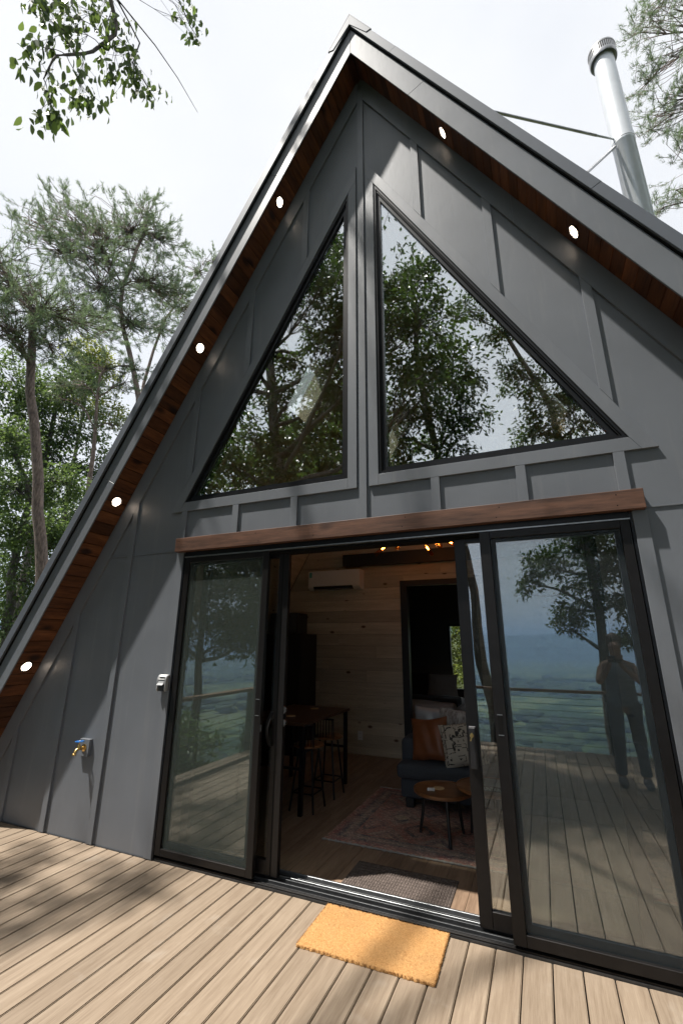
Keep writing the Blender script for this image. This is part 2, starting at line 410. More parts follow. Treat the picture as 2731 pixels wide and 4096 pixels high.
def bm_tube(bm, pts, rad, n=8, cap=True):
    pts = [Vector(p) for p in pts]; rings = []
    if isinstance(rad, (int, float)): rad = [rad] * len(pts)
    for i, p in enumerate(pts):
        d = pts[min(i + 1, len(pts) - 1)] - pts[max(i - 1, 0)]
        u, v = frame_of(d)
        rings.append([bm.verts.new(p + (u * math.cos(2 * math.pi * k / n) + v * math.sin(2 * math.pi * k / n)) * rad[i]) for k in range(n)])
    for a, b in zip(rings, rings[1:]):
        for k in range(n): bm.faces.new((a[k], a[(k + 1) % n], b[(k + 1) % n], b[k]))
    if cap: bm.faces.new(rings[0][::-1]); bm.faces.new(rings[-1])
def tube(name, pts, rad, mat, parent=None, n=10, smooth=True):
    bm = bmesh.new(); bm_tube(bm, pts, rad, n); me = bm_me(bm, smooth=smooth)
    return link(name, me, mat, parent)
def lathe_me(prof, n=24, axis='z', c=(0, 0, 0), smooth=True):
    bm = bmesh.new(); rings = []
    for r, h in prof:
        ring = []
        for k in range(n):
            a = 2 * math.pi * k / n; p = (r * math.cos(a), r * math.sin(a), h)
            if axis == 'y': p = (p[0], p[2], p[1])
            if axis == 'x': p = (p[2], p[0], p[1])
            ring.append(bm.verts.new((p[0] + c[0], p[1] + c[1], p[2] + c[2])))
        rings.append(ring)
    for a, b in zip(rings, rings[1:]):
        for k in range(n): bm.faces.new((a[k], a[(k + 1) % n], b[(k + 1) % n], b[k]))
    if prof[0][0] > 1e-5: bm.faces.new(rings[0])
    if prof[-1][0] > 1e-5: bm.faces.new(rings[-1])
    bmesh.ops.remove_doubles(bm, verts=bm.verts, dist=1e-6)
    me = bm_me(bm, smooth=smooth)
    return me
def lathe(name, prof, mat, parent=None, n=24, axis='z', c=(0, 0, 0), smooth=True):
    return link(name, lathe_me(prof, n, axis, c, smooth), mat, parent)
def soft_box(name, x0, x1, y0, y1, z0, z1, mat, parent=None, bev=.05, puff=0.0, seed=0):
    bm = bmesh.new(); bm_box(bm, x0, x1, y0, y1, z0, z1)
    bmesh.ops.bevel(bm, geom=bm.edges[:], offset=bev, segments=3, affect='EDGES', profile=.5)
    bmesh.ops.subdivide_edges(bm, edges=bm.edges[:], cuts=2, use_grid_fill=True)
    rs = np.random.default_rng(seed); ph = rs.uniform(0, 6, 6)
    cx, cyy, cz = (x0 + x1) / 2, (y0 + y1) / 2, (z0 + z1) / 2
    for v in bm.verts:
        q = v.co
        k = puff * (1 - min(1, abs(q.x - cx) / ((x1 - x0) / 2)) ** 2) * (1 - min(1, abs(q.y - cyy) / ((y1 - y0) / 2)) ** 2)
        if q.z > cz: q.z += k
        q.z += .006 * math.sin(9 * q.x + ph[0]) * math.sin(7 * q.y + ph[1]) * (q.z > cz)
    return link(name, bm_me(bm, smooth=True), mat, parent)
def pillow_me(w, h, t, seed=0, corner=.12, n=16):
    rs = np.random.default_rng(seed); bm = bmesh.new(); grid = {}
    for s in (1, -1):
        for i in range(n + 1):
            for j in range(n + 1):
                u, v = 2 * i / n - 1, 2 * j / n - 1
                th = t * (max(0, (1 - u ** 4)) * max(0, (1 - v ** 4))) ** .55
                pin = 1 - corner * (u * u * (1 - v * v) + v * v * (1 - u * u)) * .6
                wr = .008 * math.sin(9 * u + 3 * v + seed) * (1 - u * u) * (1 - v * v)
                key = (i, j, s if 0 < i < n and 0 < j < n else 0)
                if key not in grid: grid[key] = bm.verts.new((u * w / 2 * pin, s * (th / 2 + wr), v * h / 2 * pin))
    for s in (1, -1):
        g = lambda i, j: grid[(i, j, s if 0 < i < n and 0 < j < n else 0)]
        for i in range(n):
            for j in range(n):
                try: bm.faces.new((g(i, j), g(i + 1, j), g(i + 1, j + 1), g(i, j + 1)))
                except ValueError: pass
    return bm_me(bm, smooth=True)
def np_mesh(name, V, F_sizes, loops, rnd=None):
    me = bpy.data.meshes.new(name)
    me.vertices.add(len(V)); me.vertices.foreach_set('co', np.asarray(V, np.float32).ravel())
    me.loops.add(len(loops)); me.loops.foreach_set('vertex_index', np.asarray(loops, np.int32))
    st = np.concatenate([[0], np.cumsum(F_sizes)[:-1]]).astype(np.int32)
    me.polygons.add(len(F_sizes)); me.polygons.foreach_set('loop_start', st)
    try: me.polygons.foreach_set('loop_total', np.asarray(F_sizes, np.int32))
    except Exception: pass
    if rnd is not None:
        a = me.attributes.new('rnd', 'FLOAT', 'POINT'); a.data.foreach_set('value', np.asarray(rnd, np.float32))
    me.update(calc_edges=True); me.validate()
    return me

# ------------------------------------------------------------------ terrain, hills, haze
def ground_z(x, y):
    fr = np.maximum(0, -y - 5.4)
    z = -0.75 - 228 * (1 - np.exp(-fr / 420.0)) - .25 * np.minimum(fr, 6)
    back = np.maximum(0, y - 12)
    z = z + np.minimum(40, .035 * back) - np.minimum(.9, np.maximum(0, np.abs(x) - 5) * .06)
    return z
def build_ground():
    rr = np.concatenate([[0], np.geomspace(1.5, 14000, 90)]); na = 120
    V = [(0, 0, float(ground_z(np.array(0.), np.array(0.))))]; 
    for r in rr[1:]:
        a = np.linspace(0, 2 * np.pi, na, endpoint=False); x, y = r * np.cos(a), r * np.sin(a)
        z = ground_z(x, y)
        wob = (np.sin(x * .011 + 1) * np.cos(y * .008) * 6 + np.sin(x * .05) * np.cos(y * .041 + 2) * 1.2) * np.clip((r - 60) / 300, 0, 1) + np.sin(x * .9) * np.cos(y * .8) * .06 * (r > 9)
        V += list(zip(x, y, z + wob))
    F = []; L = []
    for k in range(na): L += [0, 1 + k, 1 + (k + 1) % na]; F.append(3)
    for i in range(len(rr) - 2):
        a, b = 1 + i * na, 1 + (i + 1) * na
        for k in range(na): L += [a + k, b + k, b + (k + 1) % na, a + (k + 1) % na]; F.append(4)
    me = np_mesh('ground', np.array(V), F, L); me.polygons.foreach_set('use_smooth', [True] * len(me.polygons))
    return tag(link('ground', me, 'forest_ground'), kind='structure', label='forest floor falling away to the hazy valley')
build_ground()
def build_hills():
    xs = np.linspace(-12000, 12000, 160); rows = 8; V = []
    for j in range(rows):
        t = j / (rows - 1); y = -7600 - 1500 * t
        prof = 395 * (1 + .05 * np.sin(xs * .0011 + .4) + .03 * np.sin(xs * .0031) + .012 * np.sin(xs * .011)) * (math.sin(t * math.pi / 2) ** .8)
        V += [(x, y + 60 * math.sin(x * .004 + j), -232 + p) for x, p in zip(xs, prof)]
    F = []; L = []; n = len(xs)
    for j in range(rows - 1):
        for i in range(n - 1): L += [j * n + i, j * n + i + 1, (j + 1) * n + i + 1, (j + 1) * n + i]; F.append(4)
    me = np_mesh('hills', np.array(V), F, L); me.polygons.foreach_set('use_smooth', [True] * len(me.polygons))
    tag(link('hills', me, 'forest_hill'), kind='structure', label='long wooded ridge across the valley')
build_hills()
def build_forest():
    rs = np.random.default_rng(21); bm = bmesh.new(); bmesh.ops.create_icosphere(bm, subdivisions=2, radius=1.0); bm.verts.ensure_lookup_table()
    V0 = np.array([v.co[:] for v in bm.verts]); F0 = np.array([[v.index for v in f.verts] for f in bm.faces]); bm.free()
    n = 7000; r = np.exp(rs.uniform(math.log(24), math.log(4200), n)); a = rs.uniform(R(-58), R(48), n)
    x, y = r * np.sin(a), -r * np.cos(a); keep = (np.sin(x * .004 + 1.3) * np.cos(y * .0031) < .35) | (r < 500); x, y, r = x[keep], y[keep], r[keep]; n = len(x)
    z = ground_z(x, y); sc_ = rs.uniform(2.0, 4.2, n) * np.clip(r / 130, .6, 9); P = []
    for i in range(n):
        wv = 1 + .22 * np.sin(V0 @ rs.normal(0, 4, (3,)) + rs.uniform(0, 6)) + .15 * np.sin(V0 @ rs.normal(0, 8, (3,)))
        P.append(V0 * wv[:, None] * np.array([1, 1, .8 if r[i] < 700 else .45]) * sc_[i] + np.array([x[i], y[i], z[i] + sc_[i] * .25]))
    V = np.concatenate(P); L = (F0[None] + (np.arange(n) * len(V0))[:, None, None]).reshape(-1)
    me = np_mesh('forest', V, np.full(len(L) // 3, 3), L, np.repeat(rs.random(n), len(V0))); me.polygons.foreach_set('use_smooth', [True] * len(me.polygons))
    tag(link('forest', me, 'far_canopy'), kind='stuff', label='wooded slope below the deck fading into the valley')
build_forest()
HAZE = True
if HAZE:
    m = bpy.data.materials.new('haze_air'); m.use_nodes = True; t = m.node_tree; t.nodes.clear()
    o = t.nodes.new('ShaderNodeOutputMaterial'); pv = t.nodes.new('ShaderNodeVolumePrincipled')
    pv.inputs['Color'].default_value = (.42, .62, .92, 1); pv.inputs['Density'].default_value = 0.00019; pv.inputs['Anisotropy'].default_value = .1
    t.links.new(pv.outputs[0], o.inputs['Volume']); MATS['haze_air'] = m
    tag(box('haze', -14500, 14500, -14500, 14500, -260, 320, 'haze_air'), kind='stuff', label='pale blue haze hanging over the valley')

# ------------------------------------------------------------------ deck
deck = empty('deck', (0, 0, 0)); tag(deck, 'tan composite board deck in front of the cabin', kind='structure')
PITCH_B, X0 = .1445, -2.9923
DY0, DY1 = -5.45, -.006
bm = bmesh.new(); hw = (PITCH_B - .0068) / 2
bm_box(bm, -hw, hw, DY0, DY1, -.025, 0)
top = [e for e in bm.edges if all(v.co.z > -.001 for v in e.verts)]
bmesh.ops.bevel(bm, geom=top, offset=.004, segments=2, affect='EDGES')
board_me = bm_me(bm); board_me.materials.append(MATS['deck_board_wood'])
bm = bmesh.new(); bm_box(bm, -hw, hw, -1.55, DY1, -.025, 0)
top = [e for e in bm.edges if all(v.co.z > -.001 for v in e.verts)]
bmesh.ops.bevel(bm, geom=top, offset=.004, segments=2, affect='EDGES')
short_me = bm_me(bm); short_me.materials.append(MATS['deck_board_wood'])
for k in range(-8, 48):
    x = X0 + (k + .5) * PITCH_B
    o = bpy.data.objects.new('deck_board', board_me if x > -3.3 else short_me); COL.objects.link(o); o.parent = deck
    o.location = (x, (k % 3) * .0012, 0)
bmj = bmesh.new()
for yy in np.arange(-5.3, 0, .405): bm_box(bmj, -3.28 if yy < -1.5 else -4.1, 3.9, yy - .02, yy + .02, -.22, -.027)
bm_box(bmj, -4.1, 3.9, -.045, -.008, -.24, -.0265)
link('joist_frame', bm_me(bmj), 'black_paint', deck)

# ------------------------------------------------------------------ cabin
A = R(60.8); SA, CA = math.sin(A), math.cos(A); ZA = 7.715
def sp(s, off, sg):                      # slope coordinates -> (x, z)
    return (sg * (s * CA + off * SA), ZA - s * SA + off * CA)
def apex(off): return (0.0, ZA + off / CA)
def xr(z, off=0): return ((ZA + off / CA) - z) / math.tan(A)
cabin = empty('a_frame_cabin', (0, 0, 0), 'dark grey A-frame cabin with cedar soffit and triangular gable windows', 'cabin')
WT = .13
# siding panels
SB = 2.462
prism('siding_panel', [(-xr(0), 0.005), (-1.79, .005), (-1.79, SB), (-xr(SB), SB)], 0, WT, 'siding_paint', cabin)
prism('siding_panel', [(xr(0), .005), (xr(SB), SB), (1.79, SB), (1.79, .005)], 0, WT, 'siding_paint', cabin)
prism('siding_panel', [(-xr(SB + .004), SB + .004), (xr(SB + .004), SB + .004), (xr(2.94), 2.94), (-xr(2.94), 2.94)], 0, WT, 'siding_paint', cabin)
for s in (-1, 1):
    prism('siding_panel', [(s * xr(2.9402), 2.9402), (s * 1.853, 2.9402), (s * .134, 6.065), (s * .0005, 6.065), (s * .0005, ZA)], 0, WT, 'siding_paint', cabin)
prism('siding_panel', [(-.134, 2.9402), (.134, 2.9402), (.134, 6.0648), (-.134, 6.0648)], 0, WT, 'siding_paint', cabin)
for s in (-1, 1):                        # flashing at the panel joint
    a, b = sorted((s * 1.868, s * (xr(SB, -.16))))
    box('joint_flashing', a, b, -.007, .001, SB - .003, SB + .007, 'trim_paint', cabin)
# frieze boards under the soffit
FO = -.156
for s in (-1, 1):
    c = .0325
    def at(off, x): return ZA + off / CA - x * math.tan(A)
    cuts = [0.0325, 1.35, 3.3, xr(0.0, FO)]
    for a, b in zip(cuts, cuts[1:]):
        a2 = a + (.0008 if a > .1 else 0)
        bz = max(at(FO, b), 0.004)
        prism('frieze_board', [(s * a2, at(FO, a2)), (s * a2, at(-.001, a2)), (s * b, at(-.001, b)), (s * b, bz)], -.0215, .002, 'trim_paint', cabin, .0015)
    b = xr(0.0, FO) + .0008
    prism('frieze_board', [(s * b, .004), (s * b, at(-.001, b)), (s * xr(.004, -.001), .004)], -.0215, .002, 'trim_paint', cabin, .0015)
# battens
def batten(x, w, z0l, z0r, z1l, z1r):
    prism('batten', [(x - w / 2, z0l), (x + w / 2, z0r), (x + w / 2, z1r), (x - w / 2, z1l)], -.021, .002, 'trim_paint', cabin, .0015)
def fz(x): return ZA + FO / CA - abs(x) * math.tan(A) - .0005
HS = (6.39 - 2.848) / (2.004 - .052)
def hz(x): return 6.39 - (abs(x) - .052) * HS + .0005
W_ = .067
batten(0, .064, 2.5745, 2.5745, ZA + FO / CA + .12, ZA + FO / CA + .12)
for x in (-.624, -1.238, -1.83, .56, 1.153, 1.772):
    batten(x, W_, hz(x - W_ / 2), hz(x + W_ / 2), fz(x - W_ / 2), fz(x + W_ / 2))
for x in (-2.483, -3.095, -3.70, 2.483, 3.095, 3.70):
    batten(x, W_, .006, .006, fz(x - W_ / 2), fz(x + W_ / 2))
for x in (-1.835, -1.239, -.633, .58, 1.18, 1.779):
    batten(x, .066, 2.5745, 2.5745, 2.8475, 2.8475)
for s in (-1, 1):
    box('door_casing', min(s * 1.792, s * 1.872), max(s * 1.792, s * 1.872), -.0175, .002, .006, 2.4445, 'trim_paint', cabin, .0015)
# windows
def tri_pts(s, g):                       # triangle inset by g
    x0, z0 = .134 + g, 2.94 + g
    k = (6.065 - 2.94) / (1.853 - .134); L = math.hypot(1, k)
    zh = lambda x: 6.065 - k * (x - .134) - g * L
    x1 = .134 + (6.065 - g * L - z0) / k
    return [(s * x0, z0), (s * x1, z0), (s * x0, zh(x0))]
def tri_ring(name, s, g0, g1, y0, y1, mat, par):
    a, b = tri_pts(s, g0), tri_pts(s, g1)
    bm = bmesh.new()
    V = [[bm.verts.new((x, y, z)) for x, z in p] for p in (a, b) for y in (y0, y1)]
    for i in range(3):
        j = (i + 1) % 3
        for p, q in ((V[0], V[2]), (V[2], V[3]), (V[3], V[1]), (V[1], V[0])): bm.faces.new((p[i], p[j], q[j], q[i]))
    return link(name, bm_me(bm), mat, par)
for s in (-1, 1):
    win = empty('window', (s * .134, 0, 2.94)); win.parent = cabin
    win['label'] = 'tall triangular gable window ' + ('left' if s < 0 else 'right') + ' of the centre batten'
    tri_ring('frame', s, .001, .020, -.012, .10, 'black_metal', win)
    tri_ring('frame', s, .0202, .030, -.004, .10, 'bronze_metal', win)
    tri_ring('sash', s, .0302, .060, .008, .10, 'black_metal', win)
    p = tri_pts(s, .0605); link('pane', prism_me(p, .030, .036), 'pane_glass', win)
    prism('trim_board', [(s * .134, 2.848), (s * 1.91, 2.848), (s * 1.853, 2.9398), (s * .134, 2.9398)], -.0215, .002, 'trim_paint', win, .0015)
    prism('trim_board', [(s * .052, 2.848), (s * .1335, 2.848), (s * .1335, 6.065), (s * .052, 6.19)], -.0212, .002, 'trim_paint', win, .0015)
    prism('trim_board', [(s * 1.8535, 2.94), (s * 1.911, 2.848), (s * 2.004, 2.848), (s * .052, 6.39), (s * .052, 6.191), (s * .134, 6.0658)], -.0208, .002, 'trim_paint', win, .0015)
# header beam over the door
hb = box('header_beam', -1.865, 1.865, -.062, .001, 2.4455, 2.573, 'header_wood', cabin, .003, 2)
for x in (-1.80, -.95, -.42, .35, 1.02, 1.74):
    for z in (2.475, 2.545): lathe('nail', [(.004, -.0628), (.004, -.061)], 'black_rubber', hb, 8, 'y', (x + random.uniform(-.03, .03), 0, z))
# soffit planks, fascia, rake metal, roof
SY0, SY1 = -.268, -.0005
soff = empty('soffit', (0, 0, ZA)); soff.parent = cabin; soff['label'] = 'cedar planked soffit under the overhanging rake'
pk = .12
for s in (-1, 1):
    bm = bmesh.new(); e0, e1 = .003, pk - .003
    c = [sp(e0, .0, s), sp(e1, .0, s), sp(e1, .018, s), sp(e0, .018, s)]
    c = [(x, z - ZA) for x, z in c]
    a = [bm.verts.new((x, SY0, z)) for x, z in c]; b = [bm.verts.new((x, SY1, z)) for x, z in c]
    bm.faces.new(a); bm.faces.new(b[::-1])
    for i in range(4): bm.faces.new((a[i], b[i], b[(i + 1) % 4], a[(i + 1) % 4]))
    bmesh.ops.recalc_face_normals(bm, faces=bm.faces)
    bmesh.ops.bevel(bm, geom=[e for e in bm.edges if abs(e.verts[0].co.y - e.verts[1].co.y) > .1], offset=.002, segments=1, affect='EDGES')
    me = bm_me(bm); me.materials.append(MATS['soffit_wood'])
    for k in range(0, 73):
        o = bpy.data.objects.new('soffit_plank', me); COL.objects.link(o); o.parent = soff
        o.location = (s * k * pk * CA, 0, -k * pk * SA)
    prism('soffit_backing', [apex(.0195), sp(8.9, .0195, s), sp(8.9, .028, s), apex(.028)], SY0, SY1, 'black_rubber', cabin)
    prism('soffit_edge_strip', [apex(-.012), sp(8.95, -.012, s), sp(8.95, .026, s), apex(.026)], -.2745, SY0 - .0005, 'black_rubber', cabin)
    cuts = ([0, 1.604, 5.226, 8.95] if s < 0 else [0, 1.25, 5.0, 8.95])
    for i, (a, b) in enumerate(zip(cuts, cuts[1:])):
        ga, gb = (a + .001 if i else a), b - .001
        p = [(apex(-.026) if i == 0 else sp(ga, -.026, s)), sp(gb, -.026, s), sp(gb, .156, s), (apex(.156) if i == 0 else sp(ga, .156, s))]
        if i == 0: p[0] = (s * .0008, p[0][1]); p[3] = (s * .0008, p[3][1])
        prism('fascia_board', p, -.287, -.2748, 'trim_paint', cabin, .002)
    cuts = ([0, 3.40, 6.33, 9.0] if s < 0 else [0, .58, 3.505, 6.4, 9.0])
    for i, (a, b) in enumerate(zip(cuts, cuts[1:])):
        lap = .001 * (i % 2)
        p = [(apex(.166) if i == 0 else sp(a + .0006, .166, s)), sp(b - .0006, .166, s), sp(b - .0006, .246 + lap, s), (apex(.246) if i == 0 else sp(a + .0006, .246 + lap, s))]
        if i == 0: p[0] = (s * .0005, p[0][1]); p[3] = (s * .0005, p[3][1])
        prism('rake_trim', p, -.318 - lap, -.262, 'rake_metal', cabin, .002)
    prism('rake_hem', [apex(.1585), sp(8.98, .1585, s), sp(8.98, .1655, s), apex(.1655)], -.300, -.262, 'black_rubber', cabin)
    prism('ridge_cap', [(s * .0004, apex(.2475)[1]), (s * .0004, apex(.256)[1]), sp(.02, .256, s), sp(.050, .256, s), sp(.058, .2475, s)], -.324, 7.8, 'rake_metal', cabin, .001)
    prism('ridge_cap', [(s * .0004, apex(.17)[1]), (s * .0004, apex(.2474)[1]), sp(.045, .2474, s), sp(.030, .20, s)], -.323, -.3185, 'rake_metal', cabin)
# roof slabs with skylight openings:  (y0,y1,s0,s1)
SKY = {-1: [(1.45, 2.02, 2.62, 3.42), (4.55, 5.15, 2.05, 2.9)], 1: [(.4, 2.3, 3.2, 5.2), (2.46, 3.35, 3.05, 3.72)]}  # first right-slope opening is unseen, added to brighten the room
def slab(name, s, o0, o1, mat, y0, y1, holes, parent, s1=9.0):
    ys = sorted({y0, y1, *[h[i] for h in holes for i in (0, 1)]}); ss = sorted({0.0, s1, *[h[i] for h in holes for i in (2, 3)]})
    bm = bmesh.new()
    hole = lambda i, j: any(h[0] <= ys[i] + 1e-6 and ys[i + 1] <= h[1] + 1e-6 and h[2] <= ss[j] + 1e-6 and ss[j + 1] <= h[3] + 1e-6 for h in holes)
    P = {}
    def v(i, j, k):
        if (i, j, k) not in P:
            off = (o0, o1)[k]; x, z = apex(off) if ss[j] == 0 else sp(ss[j], off, s)
            P[(i, j, k)] = bm.verts.new((x, ys[i], z))
        return P[(i, j, k)]
    ni, nj = len(ys) - 1, len(ss) - 1
    solid = lambda i, j: 0 <= i < ni and 0 <= j < nj and not hole(i, j)
    for i in range(ni):
        for j in range(nj):
            if not solid(i, j): continue
            for k in (0, 1): bm.faces.new((v(i, j, k), v(i + 1, j, k), v(i + 1, j + 1, k), v(i, j + 1, k)))
            for (di, dj, a, b) in ((-1, 0, (i, j), (i, j + 1)), (1, 0, (i + 1, j), (i + 1, j + 1)), (0, -1, (i, j), (i + 1, j)), (0, 1, (i, j + 1), (i + 1, j + 1))):
                if not solid(i + di, j + dj): bm.faces.new((v(*a, 0), v(*b, 0), v(*b, 1), v(*a, 1)))
    return link(name, bm_me(bm), mat, parent)
for s in (-1, 1):
    slab('roof', s, .0285, .244, 'roof_metal', -.2615, 7.8, SKY[s], cabin)
    for (a, b, c, d) in SKY[s]:
        sk = empty('skylight', (sp(c, 0, s)[0], a, sp(c, 0, s)[1])); sk.parent = cabin
        t_ = .022
        def bar(n, y0, y1, s0, s1, o0, o1, m):
            p = [sp(s0, o0, s), sp(s1, o0, s), sp(s1, o1, s), sp(s0, o1, s)]; return prism(n, p, y0, y1, m, sk)
        bar('lining', a + .001, a + t_, c + .001, d - .001, -.005, .26, 'pine'); bar('lining', b - t_, b - .001, c + .001, d - .001, -.005, .26, 'pine')
        bar('lining', a + t_ + .001, b - t_ - .001, c + .001, c + t_, -.005, .26, 'pine'); bar('lining', a + t_ + .001, b - t_ - .001, d - t_, d - .001, -.005, .26, 'pine')
        bar('pane', a - .02, b + .02, c - .02, d + .02, .2615, .268, 'sky_glass')
# side trim at the wall foot
box('base_flashing', -4.25, -1.80, -.010, .0, -.02, .0045, 'dark_track', cabin)
box('base_flashing', 1.80, 4.25, -.010, .0, -.02, .0045, 'dark_track', cabin)

# sliding door ---------------------------------------------------------------
DY = -.012
fr = empty('door_frame', (0, 0, 0)); fr.parent = cabin
for s in (-1, 1):
    a, b = sorted((s * 1.7905, s * 1.776)); box('jamb', a, b, DY, .15, .0, 2.435, 'black_metal', fr)
    a, b = sorted((s * 1.7755, s * 1.765)); box('jamb', a, b, .045, .15, .03, 2.40, 'bronze_metal', fr)
box('head', -1.7755, 1.7755, DY + .001, .15, 2.402, 2.4445, 'black_metal', fr)
box('head_strip', -1.7755, 1.7755, DY - .004, .06, 2.393, 2.4015, 'aluminium', fr)
box('head_channel', -1.7755, 1.7755, .02, .15, 2.372, 2.3925, 'black_rubber', fr)
sill = empty('door_sill', (0, .1, 0)); sill.parent = cabin
box('sill_base', -1.776, 1.776, -.0045, .225, -.02, .012, 'dark_track', sill)
for i, (y, h, w_, m_) in enumerate(((.004, .022, .005, 'bronze_metal'), (.018, .020, .004, 'bronze_metal'), (.03, .020, .004, 'bronze_metal'), (.062, .030, .012, 'dark_track'), (.105, .034, .005, 'dark_track'), (.128, .038, .008, 'aluminium'), (.152, .034, .005, 'dark_track'), (.196, .042, .014, 'aluminium'))):
    box('sill_rib', -1.775, 1.775, y - w_ / 2, y + w_ / 2, .0122, h, m_, sill, .001)
def door_panel(label, x0, x1, z0, z1, y0, y1, wl, wr, wt, wb, gmat, frame_mat, gy, inner=0.0):
    p = empty('sliding_door_panel', ((x0 + x1) / 2, y0, z0)); p.parent = cabin; p['label'] = label
    box('stile', x0, x0 + wl, y0, y1, z0, z1, frame_mat, p, .002); box('stile', x1 - wr, x1, y0, y1, z0, z1, frame_mat, p, .002)
    box('rail', x0 + wl + .0003, x1 - wr - .0003, y0 + .0006, y1, z1 - wt, z1 - .0005, frame_mat, p, .002)
    box('rail', x0 + wl + .0003, x1 - wr - .0003, y0 + .0006, y1, z0 + .0005, z0 + wb, frame_mat, p, .002)
    if inner:
        i0, i1 = y0 + .022, y1 + .03
        box('inner_stop', x0 + wl + .0005, x0 + wl + inner, i0, i1, z0 + wb, z1 - wt, 'black_metal', p); box('inner_stop', x1 - wr - inner, x1 - wr - .0005, i0, i1, z0 + wb, z1 - wt, 'black_metal', p)
        box('inner_stop', x0 + wl + inner, x1 - wr - inner, i0, i1, z0 + wb + .0005, z0 + wb + inner * 1.3, 'black_metal', p)
        box('inner_stop', x0 + wl + inner, x1 - wr - inner, i0, i1, z1 - wt - inner * .7, z1 - wt - .0005, 'black_metal', p)
        wl += inner; wr += inner; wb += inner * 1.3; wt += inner * .7
    box('pane', x0 + wl, x1 - wr, gy, gy + .006, z0 + wb, z1 - wt, gmat, p)
    return p
pl = door_panel('fixed door panel at the left end', -1.772, -.863, .040, 2.3915, -.010, .030, .055, .056, .048, .050, 'door_glass', 'bronze_metal', .024, .034)
pr = door_panel('fixed door panel at the right end', .863, 1.772, .040, 2.3915, -.010, .030, .070, .055, .048, .058, 'door_glass', 'bronze_metal', .024, .034)
il = door_panel('opened sliding panel tucked behind the left panel', -1.61, -.705, .046, 2.39, .066, .108, .075, .095, .05, .09, 'inner_glass', 'bronze_metal', .084)
ir = door_panel('opened sliding panel half behind the right panel', .675, 1.58, .046, 2.39, .066, .108, .076, .075, .05, .09, 'inner_glass', 'bronze_metal', .084)
for pnl, xa, xb, mt in ((pl, -1.716, -.920, 'fine_screen'), (pr, .934, 1.716, 'thin_screen')):
    box('insect_screen', xa, xb, .004, .0052, .0905, 2.343, mt, pnl)
# meeting stile groove, handles, latches
box('stile_groove', -.765, -.757, .0645, .0659, .05, 2.385, 'black_rubber', il)
def pull(par, x, z0, z1, y, s):
    bm = bmesh.new(); n = 12; pts = []
    for i in range(n + 1):
        t = i / n; pts.append((x + s * .018 * math.sin(math.pi * t), y - .010 - .028 * math.sin(math.pi * t), z0 + (z1 - z0) * t))
    prev = None
    for i, p in enumerate(pts):
        w_ = .013 + .004 * abs(2 * i / n - 1)
        ring = [bm.verts.new((p[0] + dx * w_, p[1] + dy, p[2])) for dx, dy in ((-1, -.005), (1, -.005), (1, .005), (-1, .005))]
        if prev:
            for k in range(4): bm.faces.new((prev[k], prev[(k + 1) % 4], ring[(k + 1) % 4], ring[k]))
        else: bm.faces.new(ring)
        prev = ring
    bm.faces.new(prev[::-1])
    return link('handle', bm_me(bm), 'black_rubber', par)
h1 = pull(il, -.800, .88, 1.115, .064, -1)
box('lock_escutcheon', -.815, -.785, .0575, .0655, 1.07, 1.125, 'black_plastic', il, .003)
for z in (1.045, 1.135): prism('keeper', [(-.7045, z - .028), (-.684, z - .008), (-.684, z + .012), (-.7045, z + .028)], .07, .092, 'dark_track', il)
box('handle_plate', .690, .735, .052, .0655, .875, 1.125, 'black_plastic', ir, .004)
prism('handle', [(.694, 1.12), (.731, 1.12), (.727, 1.02), (.731, .885), (.694, .885), (.701, 1.02)], .022, .030, 'black_plastic', ir, .002)
box('handle_post', .698, .727, .0302, .0518, 1.105, 1.119, 'black_plastic', ir); box('handle_post', .698, .727, .0302, .0518, .886, .90, 'black_plastic', ir)
lathe('lock_cylinder', [(.012, .016), (.012, .0216)], 'brass', ir, 14, 'y', (.712, 0, 1.075))
prism('key', [(.700, 1.045), (.708, 1.045), (.716, 1.068), (.724, 1.082), (.716, 1.094), (.706, 1.088), (.708, 1.07)], .006, .0155, 'brass', ir)
for pnl, xs in ((pl, -.893), (pr, .896)):
    box('finger_pull', xs - .014, xs + .014, -.0125, -.0103, 1.10, 1.21, 'black_rubber', pnl)
    for z in (1.097, 1.213): box('pull_edge', xs - .016, xs + .016, -.0135, -.0104, z - .002, z + .002, 'aluminium', pnl)
box('latch', -.8625, -.853, -.006, .006, .985, 1.03, 'dark_track', pl)

# ------------------------------------------------------------------ soffit downlights
dl_lab = ['recessed soffit downlight, topmost on the slope left of the ridge', 'recessed soffit downlight, second from the top on the left slope',
          'recessed soffit downlight on the left slope beside the joint above the wall seam', 'recessed soffit downlight, lowest on the left slope near the deck',
          'recessed soffit downlight nearest the ridge on the right slope', 'recessed soffit downlight lower on the right slope beneath the chimney']
def downlight(s, sl_, y, label):
    x, z = sp(sl_, 0, s); nx, nz = -s * SA, -CA
    e = empty('downlight', (x, y, z), label, 'downlight', 'recessed lights along the soffit')
    rot = Vector((nx, 0, nz)).to_track_quat('Z', 'Y').to_matrix().to_4x4()
    for nm, prof, mt in (('trim_ring', [(.047, .0005), (.060, .0005), (.060, .004), (.056, .006), (.049, .006), (.047, .003)], 'bronze_metal'), ('lens', [(0, .0030), (.0465, .0030), (.0465, .0006)], 'downlight_glow')):
        me = lathe_me(prof, 28, 'z'); me.transform(rot)
        o = bpy.data.objects.new(nm, me); COL.objects.link(o); o.parent = e; me.materials.append(MATS[mt])
for (x, s, y), lb in zip(((.8718, -1, -.15), (1.7504, -1, -.15), (2.6313, -1, -.147), (3.5307, -1, -.15), (.858, 1, -.125), (1.7401, 1, -.125)), dl_lab):
    downlight(s, x / CA, y, lb)

